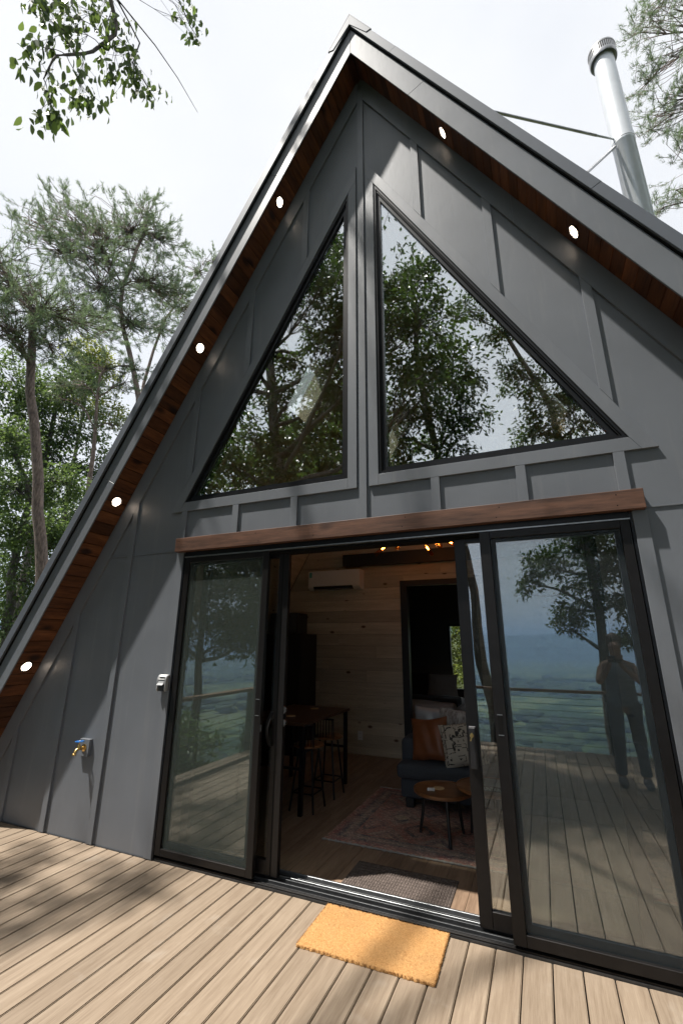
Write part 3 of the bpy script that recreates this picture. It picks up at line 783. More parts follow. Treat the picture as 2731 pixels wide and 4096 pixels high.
# ------------------------------------------------------------------ chimney
CX, CY = 2.84, 1.99
ch = empty('chimney_pipe', (CX, CY, 3.2), 'tall galvanized stove pipe with slotted cap braced to the roof', 'chimney')
lathe('pipe_section', [(.125, 3.0), (.125, 7.74), (.1285, 7.745), (.1285, 7.78)], 'galvanized', ch, 40, 'z', (CX, CY, 0))
lathe('pipe_section', [(.124, 7.7805), (.124, 9.42)], 'galvanized', ch, 40, 'z', (CX, CY, 0))
lathe('clamp_band', [(.1265, 7.785), (.131, 7.787), (.131, 7.86), (.1265, 7.862)], 'galvanized', ch, 40, 'z', (CX, CY, 0))
lathe('cap_skirt', [(.1245, 9.36), (.16, 9.34), (.168, 9.36), (.168, 9.40), (.1245, 9.405)], 'cap_metal', ch, 40, 'z', (CX, CY, 0))
for k in range(44):
    a = 2 * math.pi * k / 44; bmx = bmesh.new(); bm_box(bmx, .160, .166, -.0062, .0062, 9.4005, 9.52)
    me = bm_me(bmx); me.transform(Matrix.Translation((CX, CY, 0)) @ Matrix.Rotation(a, 4, 'Z')); link('cap_slat', me, 'cap_metal', ch)
lathe('cap_top', [(.158, 9.5205), (.170, 9.521), (.170, 9.545), (.10, 9.57), (0, 9.58)], 'cap_metal', ch, 40, 'z', (CX, CY, 0))
lathe('cap_core', [(.118, 9.42), (.118, 9.52)], 'black_rubber', ch, 30, 'z', (CX, CY, 0))
tube('brace', [(CX - .10, CY - .06, 7.84), (CX - .35, CY - .25, 7.80)], [.010, .014], 'galvanized', ch, 8)
tube('brace', [(CX - .33, CY - .235, 7.803), (.56, .09, 7.25)], .016, 'cap_metal', ch, 10)
tube('brace', [(CX - .12, CY - .09, 7.68), (1.66, .21, 5.27)], .017, 'cap_metal', ch, 10)

# ------------------------------------------------------------------ faucet, lockbox
fa = empty('outdoor_faucet', (-2.685, 0, .72), 'brass outdoor faucet with blue wheel on a small grey block', 'faucet')
box('mounting_block', -2.755, -2.632, -.034, .0005, .652, .792, 'trim_paint', fa, .002)
lathe('flange', [(.0, -.0345), (.031, -.0345), (.031, -.039), (.014, -.046), (0, -.047)], 'brass', fa, 24, 'y', (-2.690, 0, .722))
tube('body', [(-2.690, -.044, .722), (-2.690, -.085, .722)], .0125, 'brass', fa, 12)
lathe('bonnet', [(.015, .716), (.017, .726), (.017, .742), (.012, .748), (.012, .756), (.005, .758), (.005, .785)], 'brass', fa, 14, 'z', (-2.690, -.088, 0))
tube('spout', [(-2.690, -.085, .724), (-2.690, -.108, .714), (-2.690, -.122, .692)], [.013, .0125, .0125], 'brass', fa, 12)
lathe('spout_collar', [(.012, .675), (.017, .676), (.017, .690), (.012, .694)], 'brass', fa, 14, 'z', (-2.690, -.1235, 0))
bm = bmesh.new(); n = 32
for k in range(n):
    pass
ring_pts = [(-2.690 + (.031 + .004 * math.cos(8 * a)) * math.cos(a), -.088 + (.031 + .004 * math.cos(8 * a)) * math.sin(a), .782) for a in [2 * math.pi * k / n for k in range(n + 1)]]
bm_tube(bm, ring_pts, .0042, 6)
for k in range(4):
    a = math.pi * k / 4; bm_tube(bm, [(-2.690 - .029 * math.cos(a), -.088 - .029 * math.sin(a), .781), (-2.690 + .029 * math.cos(a), -.088 + .029 * math.sin(a), .781)], .003, 6)
wh = link('handwheel', bm_me(bm, smooth=True), 'blue_enamel', fa)
lathe('wheel_screw', [(.006, .783), (.006, .790), (0, .791)], 'white_plastic', fa, 10, 'z', (-2.690, -.088, 0))

lb = empty('key_lockbox', (-1.845, 0, 1.30), 'small silver and black key lockbox with number dials beside the left door jamb', 'lockbox')
box('back_plate', -1.897, -1.797, -.022, .0005, 1.232, 1.365, 'black_plastic', lb, .006, 2)
def lb_prof(y0): return [(-.0225, 1.232), (-.052, 1.232), (-.060, 1.25), (-.060, 1.33), (-.05, 1.355), (-.03, 1.368), (-.0225, 1.368)]
def yz_prism(name, prof, x0, x1, mat, par):
    bm = bmesh.new(); a = [bm.verts.new((x0, y, z)) for y, z in prof]; b = [bm.verts.new((x1, y, z)) for y, z in prof]
    bm.faces.new(a); bm.faces.new(b[::-1])
    for i in range(len(prof)): j = (i + 1) % len(prof); bm.faces.new((a[i], b[i], b[j], a[j]))
    bmesh.ops.bevel(bm, geom=bm.edges[:], offset=.0025, segments=2, affect='EDGES')
    return link(name, bm_me(bm, smooth=False), mat, par)
yz_prism('side_cheek', lb_prof(0), -1.9, -1.886, 'grey_plastic', lb); yz_prism('side_cheek', lb_prof(0), -1.812, -1.798, 'grey_plastic', lb)
yz_prism('top_cover', [(-.0226, 1.325), (-.0585, 1.325), (-.0575, 1.333), (-.048, 1.354), (-.03, 1.366), (-.0226, 1.366)], -1.8858, -1.8122, 'white_plastic', lb)
yz_prism('face', [(-.0227, 1.2335), (-.05, 1.2335), (-.052, 1.3245), (-.0227, 1.3245)], -1.8855, -1.8125, 'black_plastic', lb)
yz_prism('shutter', [(-.052, 1.318), (-.056, 1.318), (-.062, 1.298), (-.082, 1.285), (-.081, 1.281), (-.058, 1.292)], -1.884, -1.814, 'grey_plastic', lb)
for k in range(4):
    x = -1.873 + k * .0155; lathe('number_dial', [(0, 0), (.008, 0), (.008, .009), (0, .009)], 'black_plastic', lb, 12, 'x', (x, -.052, 1.343))

# ------------------------------------------------------------------ doormat
dm = empty('doormat', (.12, -.22, 0), 'orange coir doormat lying on the deck before the open door', 'doormat')
def coir_mat():
    nx, ny = 120, 66; x0, x1, y0, y1 = -.262, .515, -.445, -.008
    rs = np.random.default_rng(3); V = []; 
    X = np.linspace(x0, x1, nx); Y = np.linspace(y0, y1, ny)
    hgt = .016 + rs.normal(0, .0014, (nx, ny))
    top = np.zeros((nx, ny), int)
    for i in range(nx):
        for j in range(ny):
            ex = rs.normal(0, .0022) if i in (0, nx - 1) or j in (0, ny - 1) else 0
            ey = rs.normal(0, .0022) if i in (0, nx - 1) or j in (0, ny - 1) else 0
            top[i, j] = len(V); V.append((X[i] + ex - .018 * (Y[j] - y0), Y[j] + ey + .012 * (X[i]), hgt[i, j]))
    F = []; L = []
    for i in range(nx - 1):
        for j in range(ny - 1): L += [top[i, j], top[i + 1, j], top[i + 1, j + 1], top[i, j + 1]]; F.append(4)
    rim = [top[i, 0] for i in range(nx)] + [top[nx - 1, j] for j in range(1, ny)] + [top[i, ny - 1] for i in range(nx - 2, -1, -1)] + [top[0, j] for j in range(ny - 2, 0, -1)]
    b0 = len(V); V += [(V[k][0], V[k][1], .0015) for k in rim]
    for a in range(len(rim)): b = (a + 1) % len(rim); L += [rim[b], rim[a], b0 + a, b0 + b]; F.append(4)
    link('backing', np_mesh('mat', np.array(V), F, L), 'coir', dm)
    n = 26000; px = rs.uniform(x0, x1, n); py = rs.uniform(y0, y1, n)
    e = rs.random(n) < .12; side = rs.integers(0, 4, n)
    px = np.where(e & (side == 0), x0, np.where(e & (side == 1), x1, px)); py = np.where(e & (side == 2), y0, np.where(e & (side == 3), y1, py))
    bx = px - .018 * (py - y0); by = py + .012 * px
    d = rs.normal(0, .0045, (n, 2)); hh = rs.uniform(.016, .0225, n); a = rs.uniform(0, 6.28, n); w_ = .0011
    P = np.stack([np.stack([bx + w_ * np.cos(a), by + w_ * np.sin(a), np.full(n, .008)], 1), np.stack([bx - w_ * np.cos(a), by - w_ * np.sin(a), np.full(n, .008)], 1), np.stack([bx + d[:, 0], by + d[:, 1], hh], 1)], 1).reshape(-1, 3)
    o = link('pile', np_mesh('pile', P, np.full(n, 3), np.arange(3 * n)), 'coir', dm); o['kind'] = 'stuff'
coir_mat()

# ------------------------------------------------------------------ interior shell
fl = empty('floor', (0, 3, 0)); tag(fl, 'brown plank floor inside the cabin', kind='structure')
pw = .182
for i, x in enumerate(np.arange(-4.0, 4.0, pw)):
    y = .226
    L0 = (.9 + (i * .77) % 1.2)
    while y < 7.3:
        y2 = min(7.38, y + L0); L0 = 1.5
        if abs(x) < 2.6 or y < 1:
            o = box('floor_plank', x + .0012, x + pw - .0012, y + .0008, y2 - .0008, -.012, .004, 'floor_wood', fl, .0008)
        y = y2
box('subfloor', -4.2, 4.2, .14, 7.6, -.10, -.0125, 'black_paint', fl)
BW = 3.84
wb = empty('wall_back', (0, BW, 0)); tag(wb, 'knotty pine plank wall at the back of the room', kind='structure')
zs = [.481 + .1855 * k for k in range(-3, 17)]
for k, z in enumerate(zs):
    z0, z1 = max(z, .006), z + .1855
    xm = xr(z1) - .04
    segs = [(-xm, -.814), (.36, xm)] if z1 < 2.66 else [(-xm, xm)]
    zt = z1 - .0035
    for (a, b) in segs:
        cuts = [a, b]
        if b - a > 2.4 and b < 0: cuts = [a, a + .8 + (k * .73) % 1.5, b]
        if a < 0 < b: cuts = [a, -.9 + (k * .61) % 1.4, b]
        for c, d in zip(cuts, cuts[1:]):
            zb = z0
            if segs[0][1] < 0 and z0 < 2.614 < z1 and False: pass
            sl0 = -xr(zb) + .045 if c == a and a < -2 else c + .0006; sl1 = -xr(zt) + .045 if c == a and a < -2 else c + .0006
            sr0 = xr(zb) - .045 if d == b and b > 2 else d - .0006; sr1 = xr(zt) - .045 if d == b and b > 2 else d - .0006
            prism('wall_plank', [(sl0, zb), (sr0, zb), (sr1, zt), (sl1, zt)], BW, BW + .018, 'pine', wb, .0022)
def wall_backing():
    bm = bmesh.new()
    for p in ([(-4.2, 0.0), (-.80, 0.0), (-.80, 2.60), (-xr(2.60) , 2.60)], [(.35, 0), (4.2, 0), (xr(2.60), 2.60), (.35, 2.60)], [(-xr(2.601), 2.601), (xr(2.601), 2.601), (xr(4.2), 4.2), (-xr(4.2), 4.2)]):
        a = [bm.verts.new((x, BW + .019, z)) for x, z in p]; b = [bm.verts.new((x, BW + .09, z)) for x, z in p]
        bm.faces.new(a); bm.faces.new(b[::-1])
        for i in range(4): bm.faces.new((a[i], b[i], b[(i + 1) % 4], a[(i + 1) % 4]))
    link('wall_backing', bm_me(bm), 'black_paint', wb)
wall_backing()
dc = empty('door_casing', (-.2, BW, 0)); dc.parent = wb; dc['label'] = 'black casing round the bedroom doorway'
box('casing_leg', -.8145, -.706, BW - .022, BW + .10, .004, 2.525, 'black_paint', dc); box('casing_leg', .252, .36, BW - .022, BW + .10, .004, 2.525, 'black_paint', dc)
box('casing_head', -.8145, .36, BW - .0225, BW + .10, 2.5255, 2.612, 'black_paint', dc)
wr_ = empty('wall_bedroom', (0, 7.4, 0)); tag(wr_, 'dim plastered end wall of the bedroom', kind='structure')
for p in ([(-4.36, 0), (-.74, 0), (-.74, 3.9), (-2.18, 3.9)], [(.55, 0), (4.36, 0), (2.18, 3.9), (.55, 3.9)], [(-.7395, 0), (.5495, 0), (.5495, .64), (-.7395, .64)], [(-.7395, 2.06), (.5495, 2.06), (.5495, 3.9), (-.7395, 3.9)]):
    prism('plaster', p, 7.4, 7.5, 'bedroom_wall_paint', wr_)
bw = empty('window', (-.03, 7.4, .64)); bw.parent = wr_
for a in ((-.739, -.695, .641, 2.059), (.505, .549, .641, 2.059)): box('frame', a[0], a[1], 7.38, 7.5, a[2], a[3], 'black_paint', bw)
box('frame', -.6945, .5045, 7.38, 7.5, .641, .685, 'black_paint', bw); box('frame', -.6945, .5045, 7.38, 7.5, 2.015, 2.059, 'black_paint', bw)
box('pane', -.6945, .5045, 7.44, 7.446, .6855, 2.0145, 'sky_glass', bw)
ce = empty('ceiling', (0, .2, ZA)); tag(ce, 'pine lined sloping ceiling under the roof', kind='structure')
for s in (-1, 1):
    o = slab('ceiling_lining', s, -.02, .0275, 'pine_slope', .131, 7.6, SKY[s], ce, 8.8)
prism('plaster', [(-2.18, 3.9005), (2.18, 3.9005), (0, 7.76)], 7.4, 7.5, 'bedroom_wall_paint', wr_)
# loft floor over the rear rooms keeps the back dim
box('loft_slab', -1.9, 1.9, BW + .02, 7.395, 4.215, 4.30, 'pine_slope', ce)
lf = box('ceiling_beam', -1.764, 1.9, BW - .16, BW - .03, 2.880, 3.078, 'black_paint'); tag(lf, 'heavy black ceiling beam above the bedroom doorway', 'beam')
# interior ceiling spot seen through the right gable window
xx, zz = 1.72, 4.59
e = empty('downlight', (xx, 3.2, zz), 'small round ceiling light seen inside through the right gable window', 'downlight')
rot = Vector((-SA, 0, -CA)).to_track_quat('Z', 'Y').to_matrix().to_4x4()
for nm, prof, mt in (('trim_ring', [(.05, .0), (.062, .0), (.062, .006), (.05, .005)], 'white_plastic'), ('lens', [(0, .004), (.0495, .004), (.0495, .0)], 'downlight_glow')):
    me = lathe_me(prof, 24); me.transform(rot); o = bpy.data.objects.new(nm, me); COL.objects.link(o); o.parent = e; me.materials.append(MATS[mt])

# ------------------------------------------------------------------ furniture
ac = empty('air_conditioner', (-1.9, BW, 2.65), 'white wall mounted split air conditioner on the pine wall', 'air conditioner')
yz_prism('body', [(BW - .001, 2.50), (BW - .15, 2.50), (BW - .205, 2.545), (BW - .205, 2.815), (BW - .19, 2.822), (BW - .001, 2.822)], -2.39, -1.44, 'white_plastic', ac)
box('front_panel', -2.38, -1.45, BW - .212, BW - .2055, 2.565, 2.815, 'white_plastic', ac, .002)
box('louver', -2.28, -1.58, BW - .196, BW - .155, 2.506, 2.512, 'grey_plastic', ac)
yz_prism('vent', [(BW - .153, 2.4985), (BW - .2055, 2.542), (BW - .2065, 2.560), (BW - .16, 2.4985)], -2.29, -1.57, 'black_plastic', ac)
box('sticker', -2.365, -2.315, BW - .2135, BW - .2123, 2.71, 2.80, 'teal_sticker', ac)
ou = empty('wall_outlet', (-1.522, BW, .27), 'white duplex outlet low on the pine wall', 'outlet')
box('cover_plate', -1.562, -1.482, BW - .006, BW + .0005, .208, .332, 'white_plastic', ou, .002)
for z in (.242, .298): 
    rc = box('socket', -1.540, -1.504, BW - .0085, BW - .0062, z - .018, z + .018, 'white_plastic', ou, .004)
    for dx in (-.007, .007): box('slot', -1.522 + dx - .0015, -1.522 + dx + .0015, BW - .0092, BW - .0086, z - .004, z + .008, 'black_rubber', rc)
cb = empty('tall_cabinet', (-2.7, 3.55, 0), 'tall black cabinet in the dark corner left of the pine wall', 'cabinet')
box('body', -3.05, -2.30, 3.30, 3.83, .05, 1.775, 'black_paint', cb, .004); box('door', -3.04, -2.69, 3.276, 3.2995, .08, 1.76, 'black_paint', cb, .003); box('door', -2.68, -2.31, 3.276, 3.2995, .08, 1.76, 'black_paint', cb, .003)
box('plinth', -3.03, -2.33, 3.34, 3.82, .004, .0495, 'black_paint', cb); box('handle', -2.705, -2.695, 3.25, 3.262, .8, 1.1, 'aluminium', cb); box('handle', -2.675, -2.665, 3.25, 3.262, .8, 1.1, 'aluminium', cb)
tb = empty('speaker_box', (-2.7, 3.5, 1.776), 'black box standing on top of the tall cabinet', 'box')
box('body', -2.95, -2.42, 3.36, 3.70, 1.7765, 2.108, 'black_plastic', tb, .01, 2); box('grille', -2.93, -2.44, 3.35, 3.3595, 1.80, 2.09, 'charcoal_fabric', tb)

bt = empty('bar_table', (-1.5, 1.85, 0), 'dark wood bar table on black legs inside left of the door', 'table')
box('tabletop', -1.95, -1.13, 1.22, 2.46, .815, .845, 'dark_table_wood', bt, .004)
for x in (-1.92, -1.17):
    for y in (1.27, 2.41): box('leg', x - .02, x + .02, y - .02, y + .02, .0045, .8145, 'black_metal', bt)
box('stretcher', -1.8995, -1.1905, 2.398, 2.422, .40, .425, 'black_metal', bt); box('stretcher', -1.8995, -1.1905, 1.258, 1.282, .40, .425, 'black_metal', bt)
for (x, y, l_) in ((-1.50, 2.20, 'pale wood coaster at the far end of the bar table'), (-1.48, 1.57, 'pale wood coaster at the near end of the bar table')):
    tag(lathe('coaster', [(0, .8455), (.05, .8455), (.05, .853), (0, .853)], 'coaster_wood', None, 24, 'z', (x, y, 0)), l_, 'coaster', 'coasters on the bar table')
def stool(x, y, label):
    s_ = empty('bar_stool', (x, y, 0), label, 'stool', 'bar stools at the table')
    lathe('seat', [(0, .585), (.15, .585), (.165, .592), (.165, .604), (.155, .612), (0, .608)], 'walnut', s_, 28, 'z', (x, y, 0))
    for a in (45, 135, 225, 315):
        ca, sa = math.cos(R(a)), math.sin(R(a))
        tube('leg', [(x + .105 * ca, y + .105 * sa, .584), (x + .19 * ca, y + .19 * sa, .005)], .011, 'black_metal', s_, 8)
    pts = [(x + .166 * math.cos(R(a)), y + .166 * math.sin(R(a)), .17) for a in (45, 135, 225, 315, 45)]
    for p, q in zip(pts, pts[1:]): tube('foot_rest', [p, q], .008, 'black_metal', s_, 8)
    # low slatted backrest
    for dx in (-.12, .12): tube('back_post', [(x + dx, y - .13, .60), (x + dx, y - .15, .80)], .008, 'black_metal', s_, 8)
    box('back_rail', x - .13, x + .13, y - .158, y - .142, .795, .812, 'black_metal', s_)
    for k in range(7): box('back_slat', x - .105 + k * .035 - .004, x - .105 + k * .035 + .004, y - .153, y - .147, .612, .7945, 'black_metal', s_)
stool(-1.20, 1.48, 'bar stool with round wooden seat nearest the open door')
stool(-1.19, 1.96, 'bar stool with round wooden seat nearer the pine wall')

rug = empty('rug', (.63, 1.665, .004), 'faded red and navy patterned rug under the coffee tables', 'rug')
def build_rug():
    nx, ny = 90, 60; rs = np.random.default_rng(5); V = []
    X = np.linspace(-1.37, 1.37, nx); Y = np.linspace(-.785, .785, ny)
    for i in range(nx):
        for j in range(ny):
            edge = i in (0, nx - 1) or j in (0, ny - 1)
            V.append((X[i] + (rs.normal(0, .004) if edge else 0), Y[j] + (rs.normal(0, .004) if edge else 0), .0105 + rs.normal(0, .0012) - (.007 if edge else 0)))
    F = []; L = []
    for i in range(nx - 1):
        for j in range(ny - 1): a = i * ny + j; L += [a, a + ny, a + ny + 1, a + 1]; F.append(4)
    me = np_mesh('rug', np.array(V), F, L); o = bpy.data.objects.new('woven_field', me); COL.objects.link(o); o.parent = rug; me.materials.append(MATS['rug_weave'])
    for sgn in (-1, 1):
        bm = bmesh.new(); pts = [(-1.37 + 2.74 * i / 180, sgn * (.785 + .0035 * math.sin(i * 2.1)), .008) for i in range(181)]
        bm_tube(bm, pts, [.007 + .0022 * math.sin(i * 1.57 + .4) for i in range(181)], 6)
        o = bpy.data.objects.new('bound_edge', bm_me(bm)); COL.objects.link(o); o.parent = rug; o.data.materials.append(MATS['grey_linen'])
build_rug()
im = empty('indoor_mat', (.08, .435, .004), 'taupe waffle textured mat just inside the threshold', 'mat')
box('base', -.302, .462, .238, .640, .0045, .009, 'taupe_rubber', im, .002)
bm = bmesh.new()
for i in range(38):
    for j in range(20):
        x = -.302 + .764 * (i + .5) / 38; y = .238 + .402 * (j + .5) / 20
        if j % 2: continue
        bm_box(bm, x - .0075, x + .0075, y - .0155, y + .0155, .0088, .0135)
bmesh.ops.bevel(bm, geom=[e for e in bm.edges if all(v.co.z > .012 for v in e.verts)], offset=.002, segments=1, affect='EDGES')
link('waffle_ribs', bm_me(bm), 'taupe_rubber', im)['kind'] = 'stuff'

sf = empty('sofa', (.8, 2.3, 0), 'charcoal fabric sofa with loose cushions facing the open door', 'sofa')
soft_box('base', -.33, 2.05, 1.90, 2.86, .10, .285, 'charcoal_fabric', sf, .03)
soft_box('seat_cushion', -.355, .84, 1.83, 2.62, .287, .43, 'charcoal_fabric', sf, .045, .02, 1); soft_box('seat_cushion', .85, 2.06, 1.83, 2.62, .287, .43, 'charcoal_fabric', sf, .045, .02, 2)
soft_box('arm', -.36, -.13, 2.05, 2.87, .288, .635, 'charcoal_fabric', sf, .05, 0, 3); soft_box('arm', 1.83, 2.06, 2.05, 2.87, .288, .635, 'charcoal_fabric', sf, .05, 0, 4)
soft_box('back', -.12, 1.82, 2.60, 2.88, .288, .80, 'charcoal_fabric', sf, .06, 0, 5)
for x in (-.24, 1.95):
    for y in (1.96, 2.78): box('foot', x - .04, x + .04, y - .04, y + .04, .0155, .0998, 'black_paint', sf)
def pillow(name, label, w_, h_, t_, loc, rot, mt, seed, corner=.12):
    me = pillow_me(w_, h_, t_, seed, corner); o = bpy.data.objects.new(name, me); COL.objects.link(o); me.materials.append(MATS[mt])
    o.location = loc; o.rotation_euler = rot; return tag(o, label, 'pillow')
pillow('leather_pillow', 'brown leather pillow with a pointed corner leaning on the sofa arm', .44, .44, .15, (-.035, 2.06, .645), (R(-16), R(-8), R(-12)), 'leather', 3, .18)
pillow('patterned_pillow', 'cream pillow printed with dark geometric figures on the sofa', .44, .42, .15, (.33, 1.98, .64), (R(-20), R(-9), R(12)), 'patterned_cloth', 5)
pillow('fur_pillow', 'pale grey faux fur pillow behind the leather and patterned pillows', .62, .48, .17, (.32, 2.28, .69), (R(-14), R(4), R(3)), 'fur', 8)
pillow('teal_pillow', 'grey green pillow peeking out behind the faux fur one', .46, .46, .14, (-.06, 2.38, .70), (R(-12), 0, R(-5)), 'grey_plastic', 9)

def round_table(name, label, cx, cy_, z, r, feet, legr=.013):
    t_ = empty(name, (cx, cy_, 0), label, 'table')
    lathe('tabletop', [(0, z - .026), (r - .02, z - .026), (r, z - .018), (r, z + .006), (r - .008, z + .007), (r - .012, z), (0, z)], 'walnut', t_, 48, 'z', (cx, cy_, 0))
    for fx, fy in feet:
        tx, ty = cx + (fx - cx) * .72, cy_ + (fy - cy_) * .72
        tube('leg', [(tx, ty, z - .0265), (fx, fy, .0165)], [legr * 1.25, legr], 'black_paint', t_, 12)
round_table('coffee_table', 'low round walnut coffee table with raised rim and black legs', .232, 1.325, .385, .256, ((.011, 1.343), (.319, 1.106), (.368, 1.479)))
round_table('side_table', 'taller round walnut table overlapping the coffee table, partly behind the door', .63, 1.36, .445, .275, ((.43, 1.53), (.72, 1.14), (.82, 1.52)))
tag(lathe('coaster', [(0, .3855), (.05, .3855), (.05, .3905), (0, .3905)], 'coaster_wood', None, 24, 'z', (.195, 1.335, 0)), 'pale round coaster on the coffee table', 'coaster')
mb = empty('matchbox', (.145, 1.25, .3855), 'small white box beside the coaster on the coffee table', 'box')
mb_me = box_me(-.032, .032, -.018, .018, 0, .018, .001); o = bpy.data.objects.new('sleeve', mb_me); COL.objects.link(o); o.parent = mb; mb_me.materials.append(MATS['white_plastic']); 
tr_ = box_me(-.0345, -.0322, -.0165, .0165, .002, .016, 0); o = bpy.data.objects.new('tray', tr_); COL.objects.link(o); o.parent = mb; tr_.materials.append(MATS['black_plastic']); mb.rotation_euler = (0, 0, R(12))
bk = empty('book', (.69, 1.285, .4525), 'large book with dark spine lettering lying on the taller round table', 'book')
box('cover', .535, .835, 1.19, 1.42, .4530, .4565, 'book_cover', bk); box('cover', .535, .835, 1.19, 1.42, .4885, .492, 'book_cover', bk)
box('page_block', .538, .832, 1.197, 1.417, .4567, .4883, 'paper', bk); box('spine', .535, .835, 1.1865, 1.1898, .4530, .492, 'book_spine', bk)
fc = bpy.data.curves.new('lettering', 'FONT'); fc.body = 'MOUNTAIN'; fc.size = .037; fc.extrude = .0004; fc.align_x = 'LEFT'
_t = bpy.data.objects.new('tmp_text', fc); COL.objects.link(_t); bpy.context.view_layer.update()
fm = bpy.data.meshes.new_from_object(_t.evaluated_get(bpy.context.evaluated_depsgraph_get())); bpy.data.objects.remove(_t)
fo = bpy.data.objects.new('lettering', fm); COL.objects.link(fo); fo.parent = bk; fo.location = Vector((.55, 1.1858, .4585)) - wloc(bk); fo.rotation_euler = (R(90), 0, 0); fm.materials.clear(); fm.materials.append(MATS['print_ink'])

ld = empty('chandelier', (-.3, 2.8, 2.9), 'black chandelier with amber glass tube lamps near the ceiling beam', 'chandelier')
tube('stem', [(-.3, 2.8, 3.04), (-.3, 2.8, 5.2)], .010, 'black_metal', ld, 8)
lathe('hub', [(0, 3.0), (.05, 3.0), (.06, 3.03), (.04, 3.06), (0, 3.065)], 'black_metal', ld, 20, 'z', (-.3, 2.8, 0))
for (p, q) in (((-.69, 2.78, 2.985), (-.86, 2.74, 2.845)), ((-.438, 2.55, 2.985), (-.445, 2.47, 2.86)), ((.02, 2.72, 2.99), (.09, 2.66, 2.875)), ((.15, 2.86, 3.00), (.30, 2.90, 2.905)), ((-.2, 3.1, 3.0), (-.15, 3.25, 2.9))):
    p, q = Vector(p), Vector(q); tube('arm', [(-.3, 2.8, 3.03), p + Vector((0, 0, .012))], .006, 'black_metal', ld, 8)
    sh = tube('lamp_shade', [p, q], .030, 'amber_glass', ld, 16); tube('bulb', [p.lerp(q, .12), p.lerp(q, .42)], [.012, .010], 'bulb_glow', sh, 10)

bed = empty('bed', (-.7, 6.1, 0), 'bed with grey linen seen through the bedroom doorway', 'bed')
box('headboard', -1.75, -.58, 6.82, 6.90, .3, 1.18, 'bedroom_wall_paint', bed, .01); box('frame', -1.74, -.30, 4.9, 6.8195, .15, .34, 'dark_table_wood', bed, .01)
for x in (-1.68, -.36):
    for y in (4.96, 6.74): box('leg', x - .03, x + .03, y - .03, y + .03, .0045, .1498, 'black_paint', bed)
soft_box('mattress', -1.72, -.33, 4.93, 6.81, .345, .56, 'white_linen', bed, .05, .02); soft_box('duvet', -1.78, -.27, 4.90, 6.2, .50, .645, 'white_linen', bed, .05, .05, 6)
soft_box('throw_blanket', -1.79, -.26, 5.2, 5.75, .56, .70, 'dark_linen', bed, .04, .03, 7)
pillow('bed_pillow', 'pale pillow propped against the headboard of the bed', .62, .44, .17, (-.76, 6.55, .82), (R(-18), 0, R(4)), 'grey_linen', 11)
pillow('dark_pillow', 'black pillow beside the pale one on the bed', .46, .46, .15, (-1.25, 6.55, .84), (R(-18), 0, 0), 'dark_linen', 12)

# ------------------------------------------------------------------ railing
def railing(name, label, pts, post_at):
    e = empty(name, (*pts[0], 0), label, 'railing')
    (xa, ya), (xb, yb) = pts; d = Vector((xb - xa, yb - ya, 0)); L = d.length; d.normalize(); nrm = Vector((-d.y, d.x, 0))
    def bar(n, a, b, half, z0, z1, m):
        bm = bmesh.new(); vs = []
        for z in (z0, z1):
            for t_, s_ in ((a, -1), (b, -1), (b, 1), (a, 1)):
                p = Vector((xa, ya, z)) + d * t_ + nrm * half * s_; vs.append(bm.verts.new(p))
        for f in ((0, 1, 2, 3), (4, 5, 6, 7), (0, 1, 5, 4), (1, 2, 6, 5), (2, 3, 7, 6), (3, 0, 4, 7)): bm.faces.new([vs[i] for i in f])
        link(n, bm_me(bm), m, e)
    for t_ in post_at: bar('post', t_ - .045, t_ + .045, .045, -.3, .874, 'black_paint')
    bar('top_rail', -.05, L + .05, .07, .875, .915, 'rail_wood')
    for k in range(8):
        z = .10 + k * .098; tube('cable', [Vector((xa, ya, z)), Vector((xb, yb, z))], .004, 'black_metal', e, 6)
railing('deck_railing', 'cable railing with wood top rail along the outer deck edge', ((-3.2, -5.40), (3.8, -5.40)), (0, 1.75, 3.5, 5.25, 7.0))
railing('deck_railing', 'cable railing with wood top rail along the left deck edge', ((-3.30, -1.55), (-3.30, -5.25)), (0, 1.85, 3.7))

